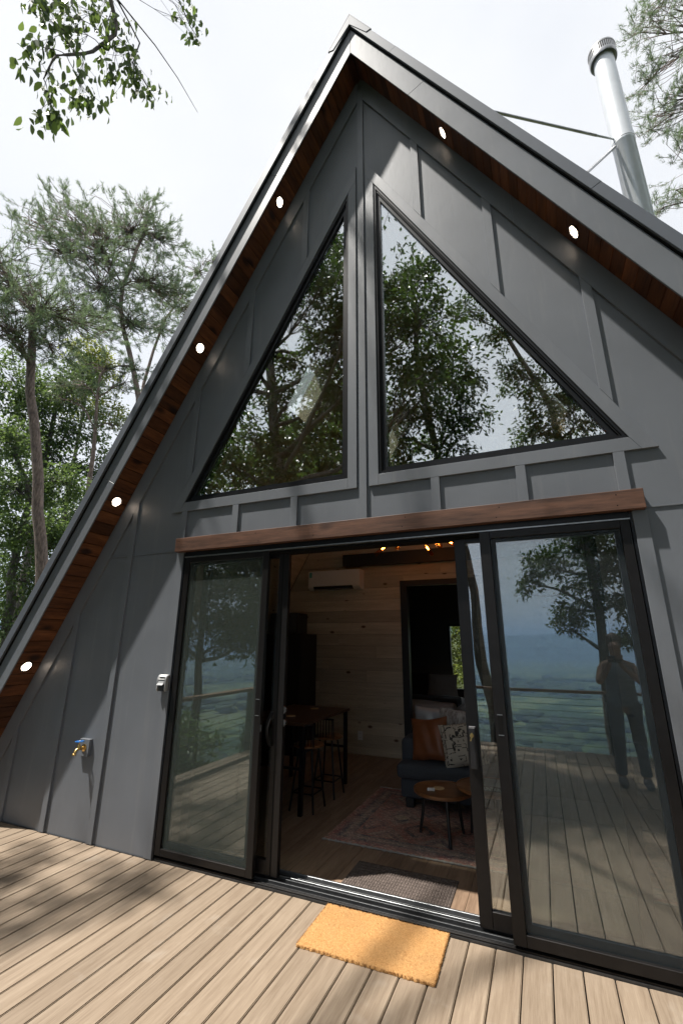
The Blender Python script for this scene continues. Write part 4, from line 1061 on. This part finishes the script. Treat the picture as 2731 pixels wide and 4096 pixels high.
# ------------------------------------------------------------------ person beside the camera (seen mirrored in the door glass)
def person():
    bx, by = 2.05, -3.72
    e = empty('person', (bx, by, 0), 'person in tank top and dark trousers raising a phone, mirrored in the door glass', 'person')
    J = [(0, 0, .93), (0, 0, 1.12), (0, 0, 1.36), (0, .01, 1.47), (0, .03, 1.56), (0, .03, 1.70),
         (-.10, 0, .90), (-.12, .03, .50), (-.13, 0, .09), (-.13, .12, .035), (.10, 0, .90), (.12, .03, .50), (.13, 0, .09), (.13, .12, .035),
         (-.18, 0, 1.38), (-.25, .12, 1.16), (-.14, .30, 1.36), (-.12, .36, 1.44), (.18, 0, 1.38), (.24, .13, 1.16), (.02, .32, 1.38), (-.01, .37, 1.45)]
    E_ = [(0, 1), (1, 2), (2, 3), (3, 4), (4, 5), (0, 6), (6, 7), (7, 8), (8, 9), (0, 10), (10, 11), (11, 12), (12, 13), (2, 14), (14, 15), (15, 16), (16, 17), (2, 18), (18, 19), (19, 20), (20, 21)]
    rad = [.13, .12, .13, .055, .075, .085, .085, .058, .042, .035, .085, .058, .042, .035, .055, .042, .032, .035, .055, .042, .032, .035]
    me = bpy.data.meshes.new('body'); me.from_pydata(J, E_, []); o = bpy.data.objects.new('body', me); COL.objects.link(o); o.parent = e
    sk = o.modifiers.new('Skin', 'SKIN'); 
    if not me.skin_vertices: me.attributes
    for i, v in enumerate(me.skin_vertices[0].data): v.radius = (rad[i], rad[i] * (.75 if i in (0, 1, 2) else 1)); v.use_root = (i == 0)
    sk.use_smooth_shade = True
    sb = o.modifiers.new('Subsurf', 'SUBSURF'); sb.levels = 1; sb.render_levels = 1
    me.materials.append(MATS['skin'])
    def part(n, pts, rr, m, k=14, sx=1.0):
        bm = bmesh.new(); bm_tube(bm, pts, rr, k); mm = bm_me(bm, smooth=True); oo = bpy.data.objects.new(n, mm); COL.objects.link(oo); oo.parent = e; mm.materials.append(MATS[m]); return oo
    part('tank_top', [(0, 0, .90), (0, 0, 1.0), (0, 0, 1.15), (0, 0, 1.32), (0, 0, 1.42)], [.165, .16, .15, .165, .11], 'tank_cloth').scale = (1.08, .8, 1)
    for s_, J0, J1 in ((-1, (-.10, 0, .93), (-.13, .0, .13)), (1, (.10, 0, .93), (.13, .0, .13))):
        part('trouser_leg', [J0, (J0[0] * .6 + J1[0] * .4, .025, .55), J1], [.11, .078, .062], 'denim')
        part('shoe', [(J1[0], -.07, .05), (J1[0], .02, .06), (J1[0], .13, .035), (J1[0], .17, .03)], [.04, .052, .042, .02], 'shoe')
    part('hair', [(0, -.02, 1.52), (0, -.035, 1.62), (0, -.01, 1.74), (0, .03, 1.775)], [.07, .095, .085, .02], 'hair')
    part('nose', [(0, .105, 1.655), (0, .125, 1.625)], [.008, .012], 'skin', 8)
    for hx, hy, hz in ((-.12, .36, 1.44), (-.01, .37, 1.45)):
        for k in range(5): part('finger', [(hx + (k - 2) * .012, hy + .01, hz + .02), (hx + (k - 2) * .014, hy + .045, hz + .045 + .004 * k), (hx + (k - 2) * .012, hy + .05, hz + .02)], [.009, .008, .007], 'skin', 6)
    p = box_me(bx - .14, bx + .01, by + .405, by + .413, 1.43, 1.51, .003); link('phone', p, 'black_plastic'); ph = bpy.data.objects['phone']
    tag(ph, 'black phone held up in both hands', 'phone')
person()

# ------------------------------------------------------------------ trees
class Wood:
    def __init__(s): s.V = []; s.L = []; s.F = []; s.n = 0
    def tube(s, pts, rad, n=6):
        pts = np.asarray(pts, float); k = len(pts)
        d = np.gradient(pts, axis=0); d /= np.linalg.norm(d, axis=1)[:, None] + 1e-9
        ref = np.where(np.abs(d[:, 2:3]) > .9, np.array([[1., 0, 0]]), np.array([[0, 0, 1.]]))
        u = np.cross(d, ref); u /= np.linalg.norm(u, axis=1)[:, None] + 1e-9; v = np.cross(d, u)
        a = np.linspace(0, 2 * np.pi, n, endpoint=False)
        ring = pts[:, None] + np.asarray(rad)[:, None, None] * (u[:, None] * np.cos(a)[None, :, None] + v[:, None] * np.sin(a)[None, :, None])
        s.V.append(ring.reshape(-1, 3)); b = s.n
        for i in range(k - 1):
            for j in range(n):
                s.L += [b + i * n + j, b + i * n + (j + 1) % n, b + (i + 1) * n + (j + 1) % n, b + (i + 1) * n + j]; s.F.append(4)
        s.n += k * n
    def mesh(s, name):
        me = np_mesh(name, np.concatenate(s.V), s.F, s.L); me.polygons.foreach_set('use_smooth', [True] * len(me.polygons)); return me
def unit(v): return v / (np.linalg.norm(v, axis=-1, keepdims=True) + 1e-9)
def leaves_mesh(name, c, ax, nr, L, W, fold=.25, detail=False, rc=None):
    ax = unit(ax); nr = unit(nr - ax * np.sum(nr * ax, 1, keepdims=True)); sd = np.cross(ax, nr)
    L = L[:, None]; W = W[:, None]; N = len(c)
    if detail:
        pr = [(0, 0), (.22, .75), (.5, 1.0), (.78, .62), (1, 0), (.78, -.62), (.5, -1.0), (.22, -.75)]
    else: pr = [(0, 0), (.45, 1.0), (1, 0), (.45, -1.0)]
    P = np.stack([c + ax * L * t_ + sd * W * .5 * q + nr * W * fold * (abs(q) - .4) - nr * L * .18 * t_ * t_ for t_, q in pr], 1).reshape(-1, 3)
    k = len(pr); r1 = rng.random(N); r1 = r1 if rc is None else np.clip(.55 * rc + .45 * r1, 0, 1); rnd = np.repeat(r1, k)
    return np_mesh(name, P, np.full(N, k), np.arange(N * k), rnd)
def tufts_mesh(name, c, ax, K, L, W):
    N = len(c); ax = unit(ax)
    d = unit(ax[:, None] * 1.0 + rng.normal(0, .52, (N, K, 3))); off = rng.uniform(-.6, .35, (N, K, 1)) * ax[:, None] * L
    base = c[:, None] + off; sd = unit(np.cross(d, rng.normal(0, 1, (N, K, 3))))
    ln = L * rng.uniform(.7, 1.15, (N, K, 1))
    P = np.stack([base + sd * W / 2, base - sd * W / 2, base + d * ln], 2).reshape(-1, 3)
    rnd = np.repeat(np.clip(np.repeat(rng.random(N), K) * .7 + rng.random(N * K) * .3, 0, 1), 3)
    return np_mesh(name, P, np.full(N * K, 3), np.arange(N * K * 3), rnd)
def curve_pts(a, b, n=5, jit=.08, sag=0.0):
    a, b = np.asarray(a, float), np.asarray(b, float); t_ = np.linspace(0, 1, n)[:, None]; L = np.linalg.norm(b - a)
    p = a + (b - a) * t_; w_ = np.sin(np.pi * t_)
    p[:, 2:3] += sag * L * w_; p += w_ * rng.normal(0, jit * L, 3) ; p[1:-1] += rng.normal(0, jit * L * .3, (n - 2, 3)); return p
def tree(name, label, group, cat, path, r0, blobs, mult=3.0, per=26, leaf=.14, lw=.5, crad=.30, needle=False, lm='oak_leaf', bk='oak_bark', grow=1.15, droop=.3, detail=False, topr=.35, rise=.5, twigs=True, flat=.75, limb_r=.32, K=10, nl=.13, nw=.012, twr=1.0):
    path = np.asarray(path, float); e = empty(name, tuple(path[0]), label, cat, group)
    wd = Wood(); seg = np.linalg.norm(np.diff(path, axis=0), axis=1); cum = np.concatenate([[0], np.cumsum(seg)]) / seg.sum()
    tt = np.linspace(0, 1, max(8, len(path) * 3)); fine = np.stack([np.interp(tt, cum, path[:, i]) for i in range(3)], 1)
    fine[1:-1] += rng.normal(0, r0 * .18, (len(fine) - 2, 3)); rad = r0 * (1 - (1 - topr) * tt); rad[0] *= 1.25
    wd.tube(fine, rad, 10)
    C_, AX, NR, RC = [], [], [], []
    for (x, y, z, r, n) in blobs:
        c = np.array([x, y, z]); r *= grow
        hd = np.hypot(fine[:, 0] - x, fine[:, 1] - y); want = z - rise * hd
        i = int(np.argmin(np.abs(fine[:, 2] - want) + (0 if needle else .15 * hd)))
        i = max(i, len(fine) // 4)
        lp = curve_pts(fine[i], c, 7, .05, .10 if needle else -.02); lr = np.linspace(max(.02, rad[i] * limb_r), .013, 7)
        wd.tube(lp, lr, 6)
        m = max(2, int(n * mult)); dv = unit(rng.normal(0, 1, (m, 3))); rr_ = r * rng.random((m, 1)) ** .45
        cl = c + dv * rr_ * np.array([1, 1, flat])
        for q in cl:
            st = lp[rng.integers(3, 7)]
            if twigs: wd.tube(curve_pts(st, q, 4, .09, .05), np.array([.011, .009, .007, .004]) * twr, 3)
        lc = np.repeat(cl, per, 0); od = np.repeat(unit(cl - c + np.array([0, 0, .15])), per, 0); RC.append(np.repeat(rng.random(m), per))
        if needle:
            sd_ = unit((cl - c) * np.array([1, 1, .5]) / max(r, .2) + rng.normal(0, .45, cl.shape) + np.array([0, 0, .45]))
            for q, q2 in zip(cl, sd_): wd.tube(np.stack([q, q + q2 * crad * .7, q + q2 * crad * 1.4]), np.array([.006, .005, .003]) * twr, 3)
            u_ = rng.uniform(-.1, 1.5, (m, per, 1)) * crad
            lc = (cl[:, None] + sd_[:, None] * u_ + rng.normal(0, crad * .13, (m, per, 3))).reshape(-1, 3)
            C_.append(lc); AX.append(unit(np.repeat(sd_, per, 0) + rng.normal(0, .3, lc.shape) + np.array([0, 0, .2]))); NR.append(lc); continue
        lc = lc + rng.normal(0, crad * .5, lc.shape) * np.array([1, 1, .8])
        C_.append(lc); AX.append(unit(od * .8 + rng.normal(0, .7, lc.shape) + np.array([0, 0, -droop if not needle else .55]))); NR.append(rng.normal(0, .6, lc.shape) + np.array([0, 0, 1.0]))
    C_, AX, NR, RC = np.concatenate(C_), np.concatenate(AX), np.concatenate(NR), np.concatenate(RC)
    base = np.array(path[0])
    me = wd.mesh('trunk'); link('trunk', me, bk, e)
    if needle: me = tufts_mesh('crown', C_, AX, K, nl, nw)
    else: me = leaves_mesh('crown', C_, AX, NR, leaf * rng.uniform(.6, 1.25, len(C_)), leaf * lw * rng.uniform(.8, 1.2, len(C_)), detail=detail, rc=RC)
    link('crown', me, lm, e)
    return e
GL = 'trees left of the cabin'
P1 = [(-13.47, 3.26, 12.88, 1.06, 26), (-12.14, 3.73, 11.82, 0.95, 26), (-13.77, 2.52, 13.62, 1.04, 20), (-12.58, 4.99, 12.35, 0.96, 20), (-12.39, 3.23, 10.58, 0.83, 22), (-12.74, 2.42, 10.79, 0.87, 16), (-12.82, 4.58, 11.11, 0.59, 10), (-12.86, 6.41, 13.07, 0.68, 8)]
P2 = [(-16.49, 9.94, 24.62, 0.84, 12), (-17.02, 9.19, 22.82, 1.49, 30), (-15.99, 10.58, 23.28, 0.98, 16), (-16.69, 7.87, 20.16, 1.36, 30), (-18.16, 7.31, 21.84, 1.14, 20), (-18.37, 6.91, 19.93, 1.10, 20), (-16.17, 10.36, 20.20, 1.21, 20), (-16.52, 8.13, 18.05, 1.45, 30), (-15.67, 9.37, 16.70, 0.99, 20), (-16.34, 11.73, 20.61, 1.14, 18), (-19.82, 6.22, 21.42, 0.74, 8), (-17.62, 8.25, 16.92, 0.86, 12)]
P3 = [(-18.03, 15.81, 26.61, 1.06, 12), (-18.99, 14.78, 24.15, 1.19, 14), (-17.55, 14.86, 22.50, 1.31, 14), (-18.62, 13.68, 20.40, 1.10, 12), (-18.18, 17.06, 28.75, 0.75, 6)]
VP = [(-15.20, 8.30, 13.34, 0.78, 14), (-15.65, 7.64, 12.17, 0.64, 10), (-14.75, 8.93, 12.84, 0.79, 12), (-14.43, 9.34, 13.66, 0.58, 8), (-16.77, 7.73, 11.76, 0.55, 8), (-14.81, 8.84, 10.68, 0.54, 8)]
O1 = [(-15.53, 5.89, 6.92, 0.99, 26), (-14.4, 6.36, 5.35, 0.96, 26), (-14.78, 7.15, 7.43, 0.76, 18), (-15.09, 6.64, 3.6, 0.96, 22), (-15.8, 5.36, 8.6, 0.91, 20), (-13.9, 7.13, 5.21, 0.72, 16), (-15.2, 6.46, 1.99, 0.76, 16), (-15.79, 5.38, 5.43, 1.02, 16), (-14.11, 6.84, 2.81, 0.51, 10)]
O2 = [(-18.07, 7.48, 11.30, 1.21, 30), (-17.30, 8.76, 10.90, 1.26, 30), (-18.21, 9.19, 14.29, 1.12, 22), (-17.71, 8.11, 12.70, 1.03, 22), (-16.47, 9.96, 9.25, 1.16, 22), (-18.58, 6.49, 12.47, 1.19, 24), (-18.34, 6.98, 9.91, 1.27, 24), (-16.54, 9.87, 7.18, 1.01, 16), (-17.63, 8.23, 9.38, 1.10, 22)]
O3 = [(-21.63, 11.28, 17.82, 1.03, 18), (-21.14, 12.02, 17.13, 1.04, 16), (-22.50, 11.78, 15.30, 1.18, 14), (-20.55, 12.85, 14.60, 1.03, 12)]
O4 = [(-21.02, 10.37, 4.68, 1.44, 24), (-21.33, 9.84, 3.23, 1.39, 24), (-20.55, 11.11, 6.27, 1.38, 22), (-20.09, 11.79, 8.10, 1.31, 20), (-22.34, 10.09, 6.59, 1.62, 24), (-21.79, 11.02, 9.05, 1.46, 20), (-22.74, 9.35, 9.05, 1.51, 20)]
RP = [(5.64, 6.89, 17.62, 0.46, 12), (6.05, 6.69, 17.09, 0.38, 10), (5.19, 6.53, 16.60, 0.29, 8), (5.75, 6.84, 15.76, 0.44, 14), (5.27, 7.04, 15.51, 0.32, 10), (5.41, 6.99, 14.50, 0.37, 12), (5.09, 7.11, 14.01, 0.25, 8), (5.48, 6.96, 12.88, 0.36, 10), (5.23, 7.06, 11.87, 0.23, 8), (4.96, 7.16, 11.58, 0.18, 5), (6.06, 7.24, 14.65, 0.56, 14)]
BR = [(-3.98, -1.28, 9.54, 0.17, 4), (-3.97, -1.23, 9.06, 0.20, 4), (-3.92, -1.10, 8.60, 0.16, 4), (-3.89, -1.03, 8.28, 0.15, 4), (-3.99, -1.01, 9.83, 0.16, 4), (-3.87, -0.75, 9.16, 0.16, 4), (-3.84, -0.68, 8.88, 0.12, 3), (-3.83, -0.67, 10.53, 0.19, 4), (-3.73, -0.48, 10.04, 0.21, 5), (-3.59, -0.23, 9.97, 0.19, 5), (-3.46, -0.03, 9.81, 0.17, 4), (-3.76, -0.53, 9.66, 0.11, 2), (-3.90, -1.05, 10.28, 0.21, 5), (-3.85, -0.72, 10.92, 0.23, 4), (-3.62, 0.43, 12.96, 0.19, 3), (-3.51, 0.57, 12.56, 0.19, 3), (-3.45, 0.65, 12.51, 0.14, 2), (-3.96, -1.22, 10.06, 0.21, 4), (-3.95, -1.49, 9.52, 0.08, 2)]
TA = [(2.41, -11.24, 4.30, 0.81, 14), (1.55, -10.79, 3.83, 0.51, 8), (2.79, -11.20, 3.32, 0.78, 14), (3.55, -11.60, 3.91, 0.79, 12), (2.19, -11.26, 2.57, 0.50, 7), (3.67, -11.58, 2.70, 0.49, 8), (1.95, -11.27, 2.16, 0.28, 3), (3.36, -11.63, 1.82, 0.35, 5), (3.16, -11.66, 4.70, 0.89, 12), (1.10, -10.79, 3.35, 0.36, 4), (4.13, -11.50, 4.58, 0.64, 8),
      (2.21, -9.75, 8.51, 0.81, 14), (1.50, -9.79, 9.56, 0.77, 12), (2.76, -9.69, 7.71, 0.63, 10), (1.76, -9.78, 7.48, 0.58, 10), (3.18, -9.64, 8.54, 0.56, 8), (0.22, -9.76, 12.38, 0.59, 8), (1.07, -9.79, 11.24, 0.56, 8), (2.4, -10.6, 6.2, .8, 12)]
TB = [(-1.38, -8.00, 12.37, 0.86, 16), (-2.02, -7.84, 11.04, 0.85, 16), (-0.70, -8.14, 10.85, 0.68, 12), (-1.63, -7.94, 9.41, 0.96, 18), (-0.51, -8.17, 9.08, 0.72, 12), (-0.05, -8.23, 7.80, 0.69, 12), (-1.13, -8.06, 7.95, 0.85, 16), (-2.10, -7.81, 7.63, 0.79, 14), (-0.51, -8.17, 6.95, 0.62, 10), (-1.86, -7.88, 6.46, 0.62, 10), (-0.90, -8.10, 12.96, 0.39, 6)]
TC = [(-3.69, -6.65, 12.05, 0.92, 16), (-3.33, -6.82, 10.26, 0.88, 16), (-4.29, -6.34, 9.35, 0.86, 16), (-4.84, -6.00, 8.08, 0.83, 16), (-3.63, -6.68, 8.02, 0.91, 16), (-5.34, -5.65, 6.87, 0.80, 14), (-4.21, -6.38, 6.62, 0.87, 16), (-5.80, -5.29, 6.09, 0.64, 12), (-5.02, -5.88, 5.84, 0.65, 10), (-3.30, -6.84, 6.29, 0.60, 10), (-3.14, -6.91, 13.52, 0.55, 8), (-3.85, -6.57, 13.69, 0.47, 6)]
TD = [(-7.38, -6.58, 3.44, 0.84, 14), (-6.84, -7.03, 3.12, 0.63, 10), (-6.51, -7.27, 2.23, 0.70, 12), (-7.05, -6.86, 2.29, 0.62, 10), (-6.77, -8.31, 1.70, 0.60, 8), (-7.73, -6.26, 1.68, 0.53, 8), (-7.74, -6.24, 3.07, 0.62, 10), (-7.35, -7.89, 1.56, 0.44, 5), (-6.14, -7.54, 2.58, 0.42, 5), (-7.55, -6.42, 4.43, 0.64, 9)]
SH = [(-6.0, -2.85, 9.6, .40, 3), (-5.4, -2.8, 10.2, .35, 3), (-6.5, -3.4, 9.6, .45, 4), (-5.7, -3.5, 10.4, .35, 2), (-2.3, -1.7, 12.0, .22, 1), (-3.0, -1.9, 13.4, .25, 1), (-.45, -1.95, 8.3, .26, 1)]  # extra leaf clusters placed to dapple the deck and facade
SD = [(-1.5, -5.0, 9.6, 1.1, 28), (-2.2, -5.3, 9.0, 1.0, 24), (-3.0, -5.0, 10.4, 1.1, 26), (-0.5, -5.0, 8.4, 0.9, 14), (-3.6, -5.7, 12.2, .9, 14), (-0.2, -6.4, 8.0, .9, 12), (-2.2, -5.6, 7.8, .9, 18), (-.6, -4.9, 7.0, .8, 12)]  # extra leaf clusters placed to shade the outer deck
PK = dict(needle=True, lm='pine_needle', bk='pine_bark', rise=.15, flat=.5)
# visible trees on the left
tree('pine_tree', 'pine with thick reddish trunk closest to the left roof edge', GL, 'pine tree', [(-12.0, 5.9, -1.2), (-12.31, 5.43, 3.62), (-12.62, 4.93, 6.62), (-13.01, 4.22, 9.9), (-13.1, 3.9, 12.2)], .20, P1, 3.4, 8, crad=.30, K=12, nl=.15, nw=.013, twr=1.5, limb_r=.5, topr=.55, grow=1.65, **PK)
tree('pine_tree', 'tallest pine with a flat topped crown against the sky', GL, 'pine tree', [(-15.2, 11.6, -1), (-15.88, 10.72, 13.39), (-16.29, 10.2, 15.37), (-16.78, 9.54, 17.81), (-16.83, 9.47, 19.34), (-16.59, 9.8, 22.39), (-16.46, 9.98, 24.6)], .22, P2, 3.6, 8, crad=.42, K=12, nl=.19, nw=.017, twr=2.0, limb_r=.5, topr=.3, grow=1.6, **PK)
tree('pine_tree', 'slim pine partly hidden behind the left rake', GL, 'pine tree', [(-18.9, 13.4, -1), (-18.88, 13.37, 16.0), (-18.7, 13.59, 20.17), (-18.2, 15.5, 26)], .19, P3, 3.4, 8, grow=1.55, crad=.45, twr=2.0, K=12, nl=.2, nw=.022, limb_r=.4, topr=.2, **PK)
tree('forked_pine', 'sparse pine whose trunk forks into a V beside the roof', GL, 'pine tree', [(-15.1, 8.5, -1), (-15.13, 8.41, 7.8), (-15.21, 8.29, 9.8), (-15.32, 8.13, 12.9)], .165, VP, 2.4, 7, grow=1.6, crad=.30, twr=1.6, K=10, nl=.16, nw=.016, limb_r=.7, topr=.3, rise=.9, needle=True, lm='pine_needle', bk='pine_bark', flat=.6)
tree('oak_tree', 'dark leaning oak low at the left edge of the picture', GL, 'tree', [(-15.0, 6.6, -1.2), (-15.23, 6.43, 2.17), (-15.31, 6.29, 4.21), (-15.16, 6.29, 6.7), (-15.6, 5.55, 8.45)], .20, O1, 2.6, 26, leaf=.14, lw=.6, crad=.30, lm='forest_leaf', grow=1.25)
tree('oak_tree', 'broad leafy oak filling the gap behind the near pine', GL, 'tree', [(-17.8, 8.2, -1), (-17.8, 8.2, 8), (-17.9, 8.0, 13.4)], .2, O2, 2.4, 26, leaf=.16, lw=.6, crad=.34, lm='forest_leaf', grow=1.2)
tree('oak_tree', 'pale yellow green tree high between the pines', GL, 'tree', [(-21.5, 11.8, -1), (-21.5, 11.8, 12), (-21.4, 11.6, 16.5)], .18, O3, 2.6, 26, leaf=.18, lw=.6, crad=.38, lm='sunny_leaf', grow=1.2)
tree('oak_tree', 'bushy tree farthest left behind the lower trunks', GL, 'tree', [(-21.5, 10.4, -1), (-21.4, 10.4, 4), (-21.5, 10.4, 8.5)], .18, O4, 2.6, 26, leaf=.18, lw=.6, crad=.40, lm='forest_leaf', grow=1.2)
# right pine
tree('pine_tree', 'pine with loose drooping twigs at the upper right corner beyond the chimney', None, 'pine tree', [(9.0, 8.2, -1), (8.6, 8.0, 9), (8.2, 7.8, 19)], .2, RP, 2.2, 7, grow=1.4, crad=.26, K=12, nl=.12, nw=.008, limb_r=.14, topr=.3, needle=True, lm='pine_needle', bk='pine_bark', rise=-.1, flat=.8)
# trees on the valley side, mirrored in the glass
GV = 'trees on the valley side of the deck'
tree('oak_tree', 'oak beyond the railing mirrored at the right of the right door panel', GV, 'tree', [(2.6, -11.25, -5.5), (2.66, -11.22, 1.0), (2.75, -11.1, 2.4), (2.6, -10.7, 5.0), (2.2, -10.0, 8.5), (1.2, -9.8, 11.2)], .17, TA, 3.0, 26, leaf=.14, lw=.46, crad=.26, limb_r=.55, droop=.5)
tree('oak_tree', 'oak mirrored in the right gable window with its trunk in the narrow door pane', GV, 'tree', [(.05, -9.6, -5), (-.23, -9.71, 1.0), (-.43, -9.69, 3.6), (-1.0, -9.0, 6.5), (-1.3, -8.2, 9.5), (-1.3, -8.0, 12)], .20, TB, 2.2, 26, leaf=.15, lw=.46, crad=.27, limb_r=.55, droop=.6)
tree('oak_tree', 'big oak whose leafy branch hangs into the upper left corner', GV, 'tree', [(-5.4, -6.2, -3), (-4.87, -6.9, 2.0), (-4.7, -6.4, 5.0), (-4.9, -5.9, 8.0), (-4.6, -5.2, 10.5), (-4.3, -4.0, 12.6)], .24, TC + SH + SD, 2.0, 26, leaf=.15, lw=.46, crad=.27, limb_r=.5, droop=.6)
tree('oak_tree', 'forking oak beyond the left railing mirrored in the left door panel', GV, 'tree', [(-7.3, -6.9, -3), (-7.22, -6.71, 1.2), (-7.3, -6.6, 3.6)], .16, TD, 3.2, 26, leaf=.13, lw=.46, crad=.32, limb_r=.7, droop=.4)
def crown(cx, cy_, z0, z1, r, n, seed):
    rs = np.random.default_rng(seed); out_ = []
    for k in range(n):
        t_ = (k + .5) / n; z = z0 + (z1 - z0) * t_; w_ = r * (math.sin(math.pi * (.12 + .80 * t_)) ** .7); a = rs.uniform(0, 6.28); d = w_ * rs.uniform(.25, .8)
        out_.append((cx + d * math.cos(a), cy_ + d * math.sin(a), z, r * rs.uniform(.36, .5), 12))
    return out_
for k, (x, y, zb, zt, r, l_) in enumerate(((7.2, -9.0, -4, 15, 3.2, 'tall oak added for shade, off to the right of the deck railing'), (11.0, -4.5, -2, 16, 3.4, 'tall oak added for shade, right of the cabin past the deck end'), (8.5, -15.0, -8, 13, 3.6, 'tall oak added for shade, far down the slope on the right'),
        (-11.5, -3.0, -2, 14, 3.2, 'tall oak added for shade, left of the deck steps'), (-12.5, -9.5, -5, 14, 3.6, 'tall oak added for shade, down the slope left of the deck'), (-9.5, -14.5, -8, 12, 3.4, 'tall oak added for shade, far down the slope on the left'), (-5.5, -13.5, -7.5, 12.5, 3.2, 'tall oak added for shade, below the left corner of the railing'), (13, 2.5, -2, 15, 3.4, 'tall oak added for shade, beside the right wall of the cabin'))):
    tree('oak_tree', l_, GV, 'tree', [(x, y, zb), (x, y, zb * .3 + zt * .5), (x + .4, y + .3, zt - 1.5)], .22, crown(x, y, max(1.5, zb + 3), zt, r, 26, 50 + k), 2.0, 28, leaf=.28, lw=.6, crad=.6, twigs=False)  # trees added out of view to cut sky light on the facade
for (x, y, z, l_) in ((-5.6, -4.2, -.4, 'green shrub just beyond the left railing'), (-6.8, -2.6, -.5, 'green shrub on the slope left of the deck steps'), (-4.9, -6.6, -1.0, 'green shrub below the left corner of the deck'), (1.0, -8.6, -1.7, 'green shrub below the outer railing')):
    tree('shrub', l_, 'shrubs round the deck', 'shrub', [(x, y, z - .9), (x, y, z)], .04, [(x, y, z + .3, .7, 16), (x + .6, y + .2, z + .1, .5, 10), (x - .5, y - .3, z + .2, .55, 10)], 2.6, 22, leaf=.10, lw=.5, crad=.25, lm='shrub_leaf')
# tree behind the cabin seen through the bedroom window
tree('maple_tree', 'bright green tree seen through the bedroom window', None, 'tree', [(-2.2, 15, -1), (-2.2, 15, 5)], .14, [(-2.2, 14.6, .6, 1.0, 18), (-3.2, 15, 1.6, 1.0, 18), (-1.6, 15, 2.2, 1.0, 18), (-2.6, 14.6, 3.2, 1.1, 18), (-1.2, 14.6, 1.0, .8, 12), (-2.4, 15, 4.6, 1.2, 18)], 3, 24, leaf=.13, lw=.6, crad=.4, lm='sunny_leaf')

# the hanging branch at the upper left belongs to the big oak
oak = [o for o in bpy.data.objects if o.get('label', '').startswith('big oak')][0]
def hanging_branch():
    wd = Wood()
    pts = np.array([[-4.35, -4.0, 12.3], [-4.05, -2.2, 12.6], [-3.85, -.9, 11.6], [-3.72, -.52, 10.55], [-3.84, -.75, 9.75], [-3.93, -1.1, 9.15], [-3.92, -1.15, 8.6]])
    tt = np.linspace(0, 6, 24); fine = np.stack([np.interp(tt, np.arange(7), pts[:, i]) for i in range(3)], 1)
    wd.tube(fine, np.linspace(.05, .008, 24), 7)
    pts2 = np.array([[-3.80, -.75, 11.3], [-3.60, -.25, 10.7], [-3.62, -.28, 10.2], [-3.42, .05, 9.75]]); wd.tube(pts2, [.016, .012, .009, .006], 5)
    wd.tube(np.array([[-3.78, -.7, 11.2], [-3.45, -.1, 10.8], [-3.2, .2, 10.35], [-2.95, .46, 9.79]]), [.012, .009, .006, .003], 5)
    wd.tube(np.array([[-4.0, -1.6, 12.3], [-3.7, .1, 13.2], [-3.55, .55, 12.6], [-3.45, .65, 12.4]]), [.02, .014, .009, .004], 5)
    C_, AX, NR = [], [], []
    for (x, y, z, r, n) in BR:
        c = np.array([x, y, z]); i = int(np.argmin(np.linalg.norm(fine - c - np.array([0, 0, .35]), axis=1)))
        lp = curve_pts(fine[i], c + np.array([0, 0, .05]), 5, .05, .08); wd.tube(lp, np.linspace(.007, .003, 5), 4)
        m = int(n * 2.4); cl = c + rng.normal(0, r * .75, (m, 3)) * np.array([.9, .9, 1.2])
        for q in cl: wd.tube(curve_pts(lp[rng.integers(2, 5)], q, 3, .05), np.array([.003, .0025, .002]), 3)
        lc = np.repeat(cl, 5, 0) + rng.normal(0, .055, (m * 5, 3)); C_.append(lc)
        AX.append(rng.normal(0, .28, lc.shape) + np.array([0, 0, -1.0])); NR.append(rng.normal(0, 1, lc.shape))
    C_, AX, NR = map(np.concatenate, (C_, AX, NR))
    link('limb', wd.mesh('limb'), 'oak_bark', oak)
    link('leaf_spray', leaves_mesh('spray', C_, AX, NR, .150 * rng.uniform(.6, 1.2, len(C_)), .068 * rng.uniform(.8, 1.2, len(C_)), .14, True), 'spray_leaf', oak)['kind'] = 'stuff'
hanging_branch()
